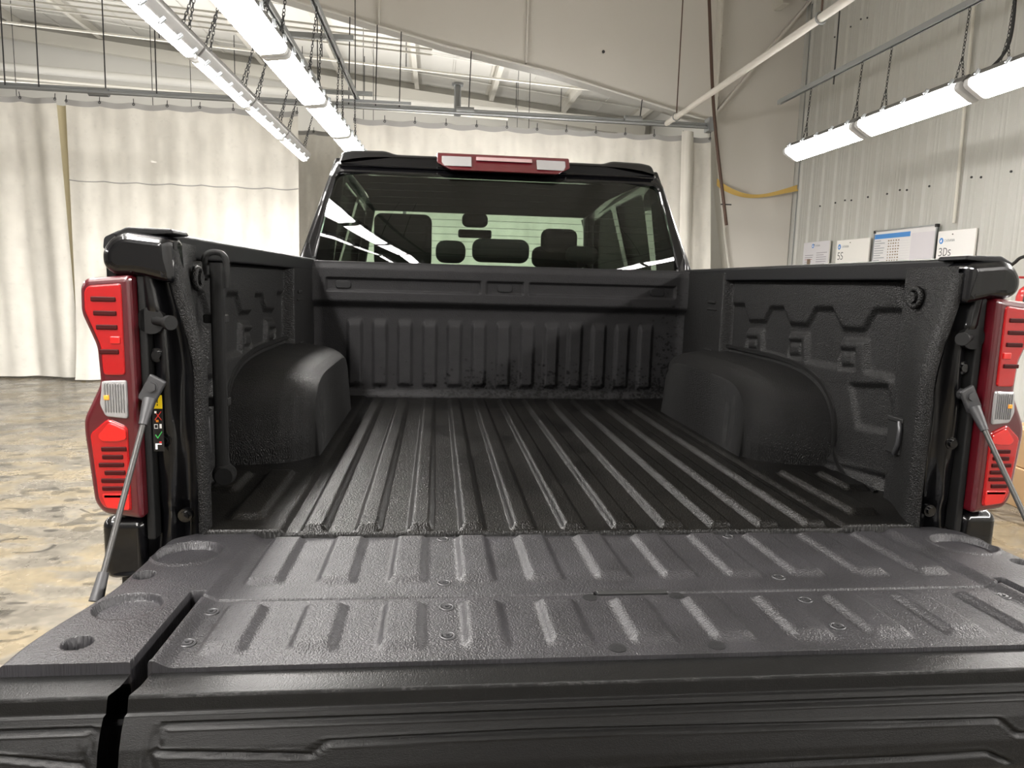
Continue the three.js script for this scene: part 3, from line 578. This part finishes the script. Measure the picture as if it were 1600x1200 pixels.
  for (const [dx, y] of [[.842, 1.27], [.835, 1.10], [.80, .945]]) part('jamb_bolt', [rod([s * dx + ox, y, -.022], [s * dx + ox, y, -.006], .009, 8), rod([s * dx + ox, y, -.024], [s * dx + ox, y, -.012], .014, 14)], M.jamb, g);
  // wheelhouse
  const wh = (() => {
    const arc = (zc, a, h, e) => t => { const f = Math.PI * t, c = Math.cos(f), q = Math.sin(f); return [zc - a * Math.sign(c) * Math.pow(Math.abs(c), e), .905 + h * Math.pow(Math.max(0, q), e)]; };
    const Wl = arc(-1.115, .60, .280, .52), In = arc(-1.03, .395, .235, .40);
    const sec = [[.88, 0], [.80, .10], [.73, .25], [.695, .42], [.670, .62], [.655, .80], [.645, .93], [.641, 1]];
    return grid(lin(0, 1, 72), [...lin(0, 7, 28), ...lin(7.1, 10, 10)], (t, v) => {
      if (v <= 7) { const i = Math.min(6, Math.floor(v)), f = v - i, x = mix(sec[i][0], sec[i + 1][0], f), k = mix(sec[i][1], sec[i + 1][1], f), a = Wl(t), b = In(t); let y = mix(a[1], b[1], k), z = mix(a[0], b[0], k); return [s * (x + .03 * (1 - t) * ss(.3, .0, t)), y, z]; }
      const q = 1 - (v - 7) / 3, b = In(t); const z = b[0], y = mix(.905, b[1], q);
      const gr = .008 * (1 - ss(.006, .014, Math.abs(z + .705))) * ss(.93, .96, y) * (1 - ss(1.06, 1.09, y)) + .008 * (1 - ss(.006, .014, Math.abs(z + .76))) * ss(.93, .96, y) * (1 - ss(1.06, 1.09, y));
      return [s * (.641 - .012 * (1 - q) + gr), y, z];
    }, (t, v) => [t * 1.8, v * .09]);
  })();
  part('wheelhouse', wh, M.liner, g);
  part('wheelhouse_flange', tube(lin(.42, .985, 24).map(t => { const f = Math.PI * t, c = Math.cos(f), q = Math.sin(f); return [s * .857, .905 + .298 * Math.pow(Math.max(0, q), .52), -1.115 - .62 * Math.sign(c) * Math.pow(Math.abs(c), .52)]; }).concat([[s * .85, .918, -.42], [s * .835, .916, -.25]]), .008, 80, 6), M.liner, g);
}
// tail lamps
for (const s of [-1, 1]) {
  const ox = s > 0 ? .014 : .002, g = group('tail_lamp'); g.position.set(ox, 0, 0);
  const mir = a => s > 0 ? a : a.map(([x, y]) => [-x, y]);
  const outl = [[.870, 1.424], [.952, 1.416], [.962, 1.400], [.963, 1.352], [.938, 1.288], [.935, 1.218], [.968, 1.150], [.969, 1.125], [.957, .985], [.942, .962], [.866, .950]];
  part('shell', muv(extr(roundShape(mir(outl), .012), .095, .012, 4).translate(0, 0, -.065)), M.redShell, g);
  const lensUp = [[.886, 1.408], [.945, 1.402], [.952, 1.392], [.953, 1.357], [.928, 1.292], [.925, 1.235], [.886, 1.235]];
  const lensLo = [[.886, 1.135], [.922, 1.152], [.955, 1.122], [.945, .992], [.935, .975], [.886, .968]];
  part('upper_lens', muv(extr(roundShape(mir(lensUp), .008), .012, .003, 2).translate(0, 0, .022)), M.redLens, g);
  part('lower_lens', muv(extr(roundShape(mir(lensLo), .008), .012, .003, 2).translate(0, 0, .022)), M.redLens, g);
  part('reflector_panel', muv(extr(roundShape(mir([[.888, 1.005], [.938, 1.005], [.930, .978], [.888, .972]]), .006), .004, .001).translate(0, 0, .033)), M.redBright, g);
  part('brake_strip', muv(extr(roundShape(mir([[.888, 1.130], [.918, 1.145], [.940, 1.118], [.932, 1.108], [.905, 1.108], [.888, 1.112]]), .006), .004, .001).translate(0, 0, .033)), M.redBright, g);
  for (let i = 0; i < 7; i++) { const y = 1.093 - i * .0155; part('lens_bar', rbox(.046 - (i % 2) * .008, .0085, .005, .002, s * (.912 + .003 * (i % 3)), y, .0345, 2), M.redDark, g); }
  for (let i = 0; i < 4; i++) { const y = 1.378 - i * .026 - (i > 2 ? .02 : 0); part('lens_bar', rbox(.044 - i * .003, .009, .005, .002, s * (.918 - .002 * i), y, .0345, 2), M.redDark, g); }
  part('turn_glint', rbox(.018, .014, .005, .002, s * .900, 1.302, .0345, 2), M.redBright, g);
  const rv = group('reverse_lens', g); rv.name = 'reverse_lens';
  rv.removeFromParent();
  const rl = part('reverse_lens', muv(extr(roundShape(mir([[.884, 1.226], [.929, 1.224], [.930, 1.205], [.934, 1.180], [.924, 1.156], [.884, 1.152]]), .006), .014, .003, 2).translate(0, 0, .022)), M.clearLens, g);
  for (let i = 0; i < 8; i++) part('rib', rbox(.0016, .055, .003, .0006, s * (.889 + i * .0048), 1.192, .0365, 1), M.steel, rl);
  part('bulb', rbox(.010, .010, .004, .002, s * .920, 1.193, .0362, 2), M.amber, rl);
}
// ------------------------------------------------------------------ tailgate, lying open
const gate = group('tailgate'); gate.position.x = .024;
{
  const edge = z => .852 + .036 * ss(.24, .50, z) - .05 * (1 - ss(-.02, .05, z)) * (1 - ss(-.02, .05, z));
  const yBase = z => .9 + .028 * (z - .0);
  const pocket = (x, z, cx, cz, r, d, b = .006) => -d * (1 - ss(r - b, r, Math.hypot(x - cx, z - cz)));
  const pk = [[.778, .11, .060, .012], [.791, .347, .050, .012], [.815, .22, .018, .03], [.808, .471, .02, .03]];
  const H = (x, z) => {
    const ax = Math.abs(x); let h = 0;
    const t = Math.abs(((x + .0615 + 1.23) % .123) - .0615);
    if (ax < .645) { h += .010 * (1 - ss(.022, .036, t)) * (ss(.008, .022, z) * (1 - ss(.232, .255, z)) + ss(.335, .352, z) * (1 - ss(.476, .503, z))); }
    h += .010 * ss(.664, .69, ax);
    for (const [cx, cz, r, d] of pk) { h += pocket(ax, z, cx, cz, r, d); if (r > .05) h += .003 * (1 - ss(.0, .006, Math.abs(Math.hypot(ax - cx, z - cz) - r - .004))); }
    if (ax < .70) h -= .006 * (1 - ss(.0015, .004, Math.abs(z - .313)));
    const sl = Math.max(Math.abs(x - .014) - .06, Math.abs(z - .312) - .006); h -= .03 * (1 - ss(-.001, .002, sl));
    if (z > .294) { const d = Math.abs(ax - (.703 + .01 * ss(.5, .6, z))); h -= .07 * (1 - ss(.008, .0115, d)) * ss(.294, .302, z); }
    h -= .02 * (1 - ss(-.025, -.008, z)) ;
    const e = edge(z) - ax; h -= .022 * (1 - ss(0, .022, e)) ** 2;
    return yBase(z) + h;
  };
  const xsn = new Set();
  const gx = (u, z) => { const c = clamp(u, -1, 1), a = Math.abs(c); return Math.sign(c) * (a < .75 ? a : .75 + (a - .75) / .25 * (edge(z) - .75)); };
  const U1 = [-1.001, ...lin(-1, -.73, 64), ...lin(-.728, -.676, 40), ...lin(-.672, .672, 300), ...lin(.676, .728, 40), ...lin(.73, 1, 64), 1.001], Zs = [-.025, -.018, -.012, ...lin(-.005, .285, 66), ...lin(.288, .34, 26), ...lin(.344, .525, 44), .528, .530, .5305];
  const stain = (() => dataTex(512, 256, (u, v) => {
    const n = fbm(u * 2, v, 1, 5), m = oct(1, u * 1.5, v); let t = .93 + (n - .5) * .28 + (m - .5) * .14;
    return [.80 * t, .785 * t, .815 * t];
  }, true))();
  const gm = phy(C(.030, .030, .031), .46, { specularIntensity: .75, map: rep(stain, .6, 1.2), bumpMap: rep(grainTex, 4), bumpScale: .0007 });
  part('gate_liner', grid(U1, Zs, (u, z) => { const x = gx(u, z); return [x, H(x, z) - (Math.abs(u) > 1 ? .05 : 0) - (z > .5302 ? .03 : 0), z]; }, (u, z) => [gx(u, z), z]), gm, gate);
  const e0 = extr(roundShape([[-.80, 0], [.80, 0], [.815, .2], [.85, .5], [.84, .56], [-.84, .56], [-.85, .5], [-.815, .2]], .02), .115, .01).rotateX(Math.PI / 2).translate(0, .865, 0);
  part('gate_shell', muv(e0), M.paint, gate);
  // hardware
  const sc = (x, z) => { const y = H(x, z); return [muv(new THREE.TorusGeometry(.0105, .0022, 6, 16).rotateX(Math.PI / 2).translate(x, y + .0005, z)), rod([x, y - .004, z], [x, y + .0025, z], .0075, 8), rod([x, y, z], [x, y + .0045, z], .003, 6)].map(muv); };
  for (const [x, z] of [[-.305, .02], [-.305, .254], [-.302, .356], [-.302, .457], [-.665, .357], [-.667, .461], [.305, .02], [.305, .254], [.302, .356], [.302, .457], [.665, .357], [.667, .461]]) part('screw', sc(x, z), M.darkSteel, gate);
  for (const [x, z] of [[-.062, .328], [.088, .328], [-.06, .508], [.087, .508]]) part('plug', rod([x, H(x, z) - .003, z], [x, H(x, z) + .0012, z], .0125, 18), M.plastic, gate);
  part('latch_slot', rbox(.122, .006, .011, .002, .014, yBase(.312) + .0005, .312), M.black, gate);
  // moulding along the gate's upper edge: strip, lip, then the face with its pressed lines
  const pr = [[.515, .88], [.526, .905], [.531, .909], [.560, .9085], [.578, .9075], [.5795, .907], [.5803, .9058], [.581, .903], [.5835, .888], [.5840, .886], [.5885, .8845], [.5890, .8835], [.597, .866], [.604, .850], [.612, .820], [.616, .785], [.612, .750], [.600, .725], [.57, .71]];
  const grooves = s0 => s0 === 0
    ? [[[-.66, .846], [-.475, .836], [-.455, .850], [-.2, .853], [.46, .846], [.485, .826], [.66, .824]], [[-.655, .874], [.655, .874]], [[-.655, .874], [-.675, .80]], [[-.44, .795], [.44, .803], [.47, .790]]]
    : [[[.735, .872], [.86, .872]], [[.735, .872], [.745, .835], [.86, .850]]];
  const worn = dataTex(1024, 128, (u, v) => {
    const row = v * 128, streak = (1 - ss(.8, 2.6, Math.abs(row - 11.5))) * ss(.50, .62, fbm(u * 3, .4, 1, 5)) * ss(.40, .56, oct(5, u * 2, v * 6));
    const scuff = ss(.80, .86, fbm(u * 4, v * 2, 3, 5)) * .25, n = .9 + .2 * (oct(4, u, v * 4) - .5);
    return clamp(.20 * n + .8 * streak + .6 * scuff);
  });
  const wornMat = phy(C(.030, .030, .030), .34, { specularIntensity: .32, map: rep(worn, 1 / 1.4, 1), bumpMap: rep(fineTex, 6), bumpScale: .0003 });
  const face = (x0, x1, gl) => {
    // resample the profile finely on the visible face
    const fine = []; for (let i = 0; i + 1 < pr.length; i++) { const n = i < 10 ? 2 : 12; for (let k = 0; k < n; k++) fine.push([mix(pr[i][0], pr[i + 1][0], k / n), mix(pr[i][1], pr[i + 1][1], k / n)]); } fine.push(pr[pr.length - 1]);
    return grid(lin(0, 1, Math.round((x1 - x0) / .006)), lin(0, fine.length - 1, fine.length - 1), (u, v) => {
      const [z0, y] = fine[v], fl = .012 * ss(.55, .60, z0), a = x0 + Math.sign(x0) * (Math.abs(x0) < .72 && Math.abs(x0) > .68 ? fl : 0), b = x1 + Math.sign(x1) * (Math.abs(x1) < .72 && Math.abs(x1) > .68 ? fl : 0), x = mix(a, b, u);
      let z = z0;
      if (z0 > .592 && y < .880) { let d = 1; for (const q of gl) d = Math.min(d, segDist(Math.abs(x0) > .69 && x0 < 0 && x1 < 0 ? -x : x, y, q)); z -= .004 * (1 - ss(.0015, .004, d)); z += .002 * (1 - ss(.004, .007, d)) * ss(.0035, .005, d); }
      return [x, y, z];
    }, (u, v) => [mix(x0, x1, u), (v + .5) / 128]);
  };
  part('edge_moulding', face(-.6905, .6905, grooves(0)), wornMat, gate);
  part('edge_moulding', face(-.895, -.7155, grooves(1)), wornMat, gate);
  part('edge_moulding', face(.7155, .895, grooves(1)), wornMat, gate);
}
// lift cables
for (const s of [-1, 1]) {
  const g = group('gate_cable'), ox = s > 0 ? .012 : 0;
  const a = V(s * .842 + ox, 1.212, .012), b = s < 0 ? U(150, 940, 'x', -.868) : V(.905, .872, .24);
  const d = b.clone().sub(a), at = k => a.clone().addScaledVector(d, k);
  part('wire', rod(at(.16), at(.97), .0055, 10), M.cable, g);
  part('upper_fitting', [rod(at(.07), at(.20), .013, 10, .008), muv(new RoundedBoxGeometry(.034, .055, .010, 2, .004).rotateZ(s * .5).translate(a.x + d.x * .02, a.y + d.y * .02, a.z + d.z * .02))].map(muv), M.fitting, g);
  part('anchor_bolt', [rod([a.x, a.y, -.02], [a.x, a.y, .022], .013, 12), rod([a.x, a.y, .018], [a.x, a.y, .026], .010, 6)], M.fitting, g);
  part('lower_fitting', [rod(at(.88), at(1), .009, 10, .012)], M.fitting, g);
}
// rear bumper corner
part('rear_bumper', [span(-.985, .985, .56, .775, -.02, .19, .06), span(-.55, .55, .74, .79, .02, .18, .02)], M.darkSteel);
// jamb sticker
{
  const tex = canvas(96, 384, (g, w, h) => {
    g.fillStyle = '#0b0b0b'; g.fillRect(0, 0, w, h); g.fillStyle = '#e8c81e'; g.fillRect(4, 0, 88, 92); g.fillStyle = '#111'; g.font = 'bold 70px sans-serif'; g.fillText('!', 38, 72);
    g.strokeStyle = '#c8372f'; g.lineWidth = 7; g.beginPath(); g.moveTo(20, 110); g.lineTo(80, 170); g.moveTo(80, 110); g.lineTo(20, 170); g.stroke();
    g.strokeStyle = '#e8e8e8'; g.lineWidth = 4; g.strokeRect(14, 200, 30, 26); g.fillStyle = '#eee'; g.fillRect(60, 196, 20, 30); g.fillRect(18, 108, 20, 16); g.fillStyle = '#e08a2a'; g.fillRect(30, 168, 24, 16);
    g.strokeStyle = '#3fae57'; g.lineWidth = 8; g.beginPath(); g.moveTo(20, 270); g.lineTo(40, 292); g.lineTo(80, 248); g.stroke(); g.fillStyle = '#eee'; g.fillRect(16, 330, 18, 40); g.fillRect(24, 330, 50, 8); g.fillStyle = '#d33'; g.fillRect(52, 316, 22, 10);
  });
  const q = U(250, 660, 'z', -.006);
  part('warning_sticker', new THREE.PlaneGeometry(.020, .112).rotateY(-.0).translate(q.x, q.y, .004), std(0xffffff, .4, 0, { map: tex }));
}
// grab pole stowed in the bed
{
  const g = group('assist_pole'), z = -.235, x = -.788;
  part('pole', rod([x, .975, z], [x, 1.455, z], .0155, 16), M.pole, g);
  part('hook_cap', [tube([[x - .024, 1.415, z + .01], [x - .024, 1.455, z + .01], [x - .016, 1.473, z + .01], [x, 1.478, z + .01], [x + .016, 1.473, z + .01], [x + .024, 1.455, z + .01], [x + .024, 1.40, z + .01]], .0075, 40, 6)], M.pole, g);
  part('bracket', [rod([x - .02, 1.445, z + .05], [x - .06, 1.448, z + .08], .012, 10), span(x - .06, x - .015, 1.42, 1.428, z - .02, z + .07), rod([x - .055, 1.42, z + .05], [x - .045, 1.33, z + .03], .007, 8)].map(muv), M.pole, g);
  part('knob', [rod([x - .07, 1.448, z + .075], [x - .055, 1.448, z + .085], .018, 14)], M.rubber, g);
  part('foot', [new THREE.SphereGeometry(.027, 18, 14).scale(1, .95, 1).translate(x + .004, .972, z), rod([x + .01, .972, z], [x + .01, .972, z + .028], .02, 14)], M.pole, g);
  for (const y of [1.33, 1.14]) part('clip', rbox(.05, .02, .03, .004, x - .008, y, z - .012), M.rubber, g);
}
// ------------------------------------------------------------------ cab
{
  const g = group('cab');
  const zBot = -1.90, zTop = -2.06, yB = 1.40, yT = 2.0;
  const zAt = y => { const d = y - 1.5; return d < 0 ? zBot - .08 * d : zBot - .08 * d - .66 * d * d; };
  const tilt = geo => { const p = geo.attributes.position; for (let i = 0; i < p.count; i++) { const x = p.getX(i), y = p.getY(i), z = p.getZ(i); p.setZ(i, z + zAt(y) - .10 * x * x); } geo.computeVertexNormals(); return geo; };
  const q = (px, py, y) => { let z = -1.95; for (let i = 0; i < 4; i++) z = zAt(U(px, py, 'z', z).y); return U(px, py, 'z', z); };
  const bl = q(488, 411), br = q(1068, 427), tl = q(529, 266), tr = q(1037, 290), hw = [(br.x - bl.x) / 2, (tr.x - tl.x) / 2], ym = [(bl.y + br.y) / 2, (tl.y + tr.y) / 2];
  const hole = [[-hw[0], ym[0]], [hw[0], ym[0]], [hw[1], ym[1]], [-hw[1], ym[1]]];
  const topY = ym[1] + .095;
  const outer = roundShape([[-.935, 1.0], [.935, 1.0], [.935, 1.46], [.905, 1.56], [.80, ym[1] + .02], [.765, topY - .015], [.66, topY - .005], [-.66, topY - .005], [-.765, topY - .015], [-.80, ym[1] + .02], [-.905, 1.56], [-.935, 1.46]], .03);
  outer.holes.push(roundShape(hole, .03, THREE.Path));
  part('rear_frame', muv(tilt(extr(outer, .07, .018, 3, 12).translate(0, 0, -.07))), M.paint, g);
  const pane = [[-hw[0] - .008, ym[0] - .01], [hw[0] + .008, ym[0] - .01], [hw[1] + .008, ym[1] + .008], [-hw[1] - .008, ym[1] + .008]];
  const xs = lin(-1, 1, 24), glass = grid(xs, lin(0, 1, 8), (u, k) => { const w = mix(hw[0], hw[1], k) + .008, y = mix(ym[0] - .01, ym[1] + .008, k), x = u * w; return [x, y, zAt(y) - .10 * x * x - .022]; });
  const rw = part('rear_window', glass, M.tint, g);
  for (let i = 0; i < 11; i++) { const k = .12 + i * .078; part('defroster_line', tube(lin(-.93, .93, 12).map(u => { const w = mix(hw[0], hw[1], k), y = mix(ym[0], ym[1], k); return [u * w, y, zAt(y) - .10 * (u * w) ** 2 - .024]; }), .0009, 24, 4), M.rubber, rw); }
  part('window_seal', tube([...lin(-1, 1, 12).map(u => [u * hw[0], ym[0] - .004, zAt(ym[0]) - .1 * (u * hw[0]) ** 2 - .012])], .007, 30, 6), M.rubber, g);
  // roof with the raised ends of the spoiler
  part('roof_spoiler', muv(tilt(extr(roundShape([[-.77, ym[1] + .035], [.77, ym[1] + .035], [.755, topY + .012], [.70, topY + .022], [.55, topY + .022], [.50, topY + .004], [-.50, topY + .004], [-.55, topY + .022], [-.70, topY + .022], [-.755, topY + .012]], .02), .10, .012, 3).translate(0, 0, -.085))), M.paint, g);
  part('roof', grid(lin(-1, 1, 24), lin(-2.1, -3.72, 16), (u, z) => { const w = .755 - .03 * ss(-3.2, -3.7, z); return [u * w, topY - .012 + .03 * (1 - u * u) * ss(-2.1, -2.4, z) * (1 - ss(-3.3, -3.72, z)) - .07 * ss(-3.3, -3.8, z) - .03 * u ** 8, z]; }), M.paint, g);
  part('headliner', grid([-.72, 0, .72], [-2.16, -3.0, -3.62], (x, z) => [x, topY - .075 - .07 * ss(-3.3, -3.8, z), z]), M.headliner, g);
  // high stop lamp
  const ch = group('stop_lamp', g);
  ch.removeFromParent();
  const cl = group('high_stop_lamp');
  const Q = (px, py) => { let z = -2.0; for (let i = 0; i < 4; i++) z = zAt(U(px, py, 'z', z).y); return U(px, py, 'z', z); };
  const cA = Q(683, 239), cB = Q(888, 249), cC = Q(868, 273), cD = Q(702, 267), cx = (cA.x + cB.x) / 2, wT = (cB.x - cA.x) / 2, wB = (cC.x - cD.x) / 2, y1 = (cA.y + cB.y) / 2, y0 = (cC.y + cD.y) / 2;
  part('shell', muv(tilt(extr(roundShape([[cx - wB, y0], [cx + wB, y0], [cx + wT, y0 + .035], [cx + wT, y1], [cx - wT, y1], [cx - wT, y0 + .035]], .008), .05, .006, 2).translate(0, 0, -.018))), M.redShell, cl);
  const h = y1 - y0;
  for (const s of [-1, 1]) part('cargo_lens', muv(tilt(extr(roundShape([[cx + s * wT * .30 + s * .06, y0 + h * .22], [cx + s * (wT - .035), y0 + h * .22], [cx + s * (wT - .022), y0 + h * .45], [cx + s * (wT - .022), y0 + h * .80], [cx + s * wT * .30 + s * .06, y0 + h * .80]], .004), .012, .002).translate(0, 0, .024))), M.clearLens, cl);
  part('brake_lens', muv(tilt(extr(roundShape([[cx - wT * .42, y0 + h * .60], [cx + wT * .42, y0 + h * .60], [cx + wT * .42, y0 + h * .82], [cx - wT * .42, y0 + h * .82]], .003), .012, .002).translate(0, 0, .024))), phy(C(.30, .20, .20), .25, { clearcoat: 1 }), cl);
  // sides with window openings
  for (const s of [-1, 1]) {
    const sh = shapeOf([[-1.99, .55], [-1.97, 1.46], [-2.16, topY - .02], [-3.62, topY - .06], [-4.30, 1.46], [-4.30, .55]]);
    sh.holes.push(roundShape([[-2.26, 1.50], [-2.36, topY - .11], [-2.92, topY - .12], [-2.96, 1.50]], .03, THREE.Path));
    sh.holes.push(roundShape([[-3.06, 1.50], [-3.04, topY - .12], [-3.58, topY - .15], [-4.04, 1.50]], .03, THREE.Path));
    const geo = toZY(extr(sh, .05, .008, 2)), p = geo.attributes.position;
    for (let i = 0; i < p.count; i++) { const y = p.getY(i); p.setX(i, s * (p.getX(i) + .895 - .30 * Math.max(0, y - 1.46))); }
    geo.computeVertexNormals(); part('door_side', muv(geo), M.paint, g);
    for (const [z0, z1] of [[-2.24, -2.98], [-3.04, -4.06]]) part('side_window', grid([z0, z1], [1.48, topY - .1], (z, y) => [s * (.915 - .30 * Math.max(0, y - 1.46)), y, z]), M.sideTint, g);
    part('front_fender', toZY(extr(shapeOf([[-4.28, .5], [-4.28, 1.36], [-5.75, 1.30], [-5.80, .6], [-5.28, .5], ...lin(0, Math.PI, 14).map(a => [-4.80 - .47 * Math.cos(a), .50 + .45 * Math.sin(a)]).reverse()]), .03)).translate(s > 0 ? .93 : -.96, 0, 0), M.paint, g);
    part('a_pillar', rod([s * .74, topY - .06, -3.62], [s * .90, 1.42, -4.32], .035, 8), M.paint, g);
  }
  part('windshield', grid([-1, 1], [0, 1], (u, k) => [u * mix(.88, .72, k), mix(1.42, topY - .08, k), mix(-4.32, -3.66, k)]), M.shield, g);
  part('hood', rbox(1.86, .10, 1.5, .04, 0, 1.33, -5.05), M.paint, g);
  part('grille', rbox(1.8, .7, .1, .04, 0, .98, -5.78), M.rubber, g);
  part('dashboard', rbox(1.7, .35, .5, .06, 0, 1.22, -4.0), M.interior, g);
  part('cab_floor', span(-.9, .9, .55, .65, -4.2, -2.0), M.interior, g);
  part('rear_seat', [rbox(1.55, .62, .16, .05, 0, 1.14, -2.22), rbox(1.55, .16, .5, .05, 0, .82, -2.45)], M.interior, g);
  const pad = (px0, px1, py0, py1, z, d, name) => { const a = U(px0, py0, 'z', z), b = U(px1, py1, 'z', z); part(name, rbox(b.x - a.x, a.y - b.y, d, .045, (a.x + b.x) / 2, (a.y + b.y) / 2, z), M.interior, g); };
  pad(681, 727, 375, 412, -2.26, .10, 'headrest'); pad(738, 826, 372, 412, -2.26, .10, 'headrest'); pad(884, 934, 384, 414, -2.26, .1, 'headrest');
  pad(585, 674, 333, 420, -2.95, .14, 'front_seat'); pad(846, 900, 357, 400, -2.95, .12, 'headrest'); pad(832, 915, 385, 420, -2.97, .14, 'front_seat');
  pad(716, 768, 358, 373, -3.72, .03, 'rear_view_mirror'); pad(722, 762, 332, 356, -3.66, .08, 'camera_housing');
}
part('chassis', [span(-.62, .62, .45, .78, -5.5, .02, .03)], M.rubber);
for (const s of [-1, 1]) for (const z of [-1.05, -4.80]) {
  const g = group('wheel');
  part('tyre', new THREE.TorusGeometry(.31, .105, 14, 40).rotateY(Math.PI / 2).scale(1.2, 1, 1).translate(s * .80, .412, z), M.tire, g);
  part('rim', rod([s * .72, .412, z], [s * .86, .412, z], .24, 24), M.steel, g);
}
// ------------------------------------------------------------------ boxes and small things by the wall
{
  const cb = (label, x, y, z, w, h, d, draw) => {
    const t = thing('cardboard_box', label, 'box', [x, y, z]); t.rotation.y = -.12;
    mesh('carton', rbox(w, h, d, .006, 0, h / 2, 0), M.cardboard, t);
    mesh('flap_tape', span(-w / 2 - .001, w / 2 + .001, h - .001, h + .002, -.03, .03), std(C(.50, .36, .2), .4), t);
    mesh('printed_face', new THREE.PlaneGeometry(w - .02, h - .02).translate(0, h / 2, d / 2 + .002), std(0xffffff, .85, 0, { map: canvas(512, Math.round(512 * h / w), draw) }), t);
  };
  const kraft = '#b08a5c';
  cb('brown carton with red and black print on the floor under another carton', 3.98, 0, -3.05, .62, .27, .42, (g, w, h) => { g.fillStyle = kraft; g.fillRect(0, 0, w, h); g.fillStyle = '#b3202a'; g.font = 'bold italic 52px sans-serif'; g.fillText('APC', 34, h * .52); g.fillStyle = '#2a2420'; g.font = '46px sans-serif'; g.fillText('Smart-UPS', 22, h * .80); });
  cb('brown carton with a white label lying on the printed carton', 3.99, .274, -3.06, .60, .26, .40, (g, w, h) => { g.fillStyle = kraft; g.fillRect(0, 0, w, h); g.fillStyle = '#eee'; g.fillRect(20, h * .35, 70, 90); g.fillStyle = '#333'; for (let i = 0; i < 8; i++) g.fillRect(30 + i * 7, h * .35 + 40, 3, 40); });
  const t = thing('fire_extinguisher', 'red fire extinguisher with yellow label hung on the ribbed wall', 'extinguisher', [4.66, 1.1, -4.24]);
  mesh('cylinder', new THREE.LatheGeometry([[.001, 0], [.07, 0], [.078, .02], [.078, .33], [.06, .39], [.03, .42], [.001, .42]].map(p => new THREE.Vector2(...p)), 24), M.red, t);
  mesh('valve', rod([0, .42, 0], [0, .48, 0], .025, 12), M.darkSteel, t); mesh('handle', span(-.1, .04, .48, .5, -.012, .012, .004), M.red, t);
  mesh('label_band', new THREE.CylinderGeometry(.0795, .0795, .14, 24, 1, true).translate(0, .22, 0), std(C(.7, .6, .1), .6), t);
  mesh('hose', tube([[0, .45, .02], [-.06, .40, .06], [-.08, .25, .07], [-.08, .1, .06]], .012, 20, 8), M.black, t);
  mesh('wall_hook', span(.06, .2, .3, .34, -.02, .02), M.darkSteel, t);
  solo('air_hose', tube([U(1578, 416, 'x', 4.6), U(1586, 410, 'x', 4.6), U(1597, 402, 'x', 4.62), U(1625, 398, 'x', 4.7), U(1670, 410, 'x', 4.84)], .014, 30, 8), M.black, 'black hose looping out from the ribbed wall past the signs', 'hose');
}
renderer.render(scene, camera);
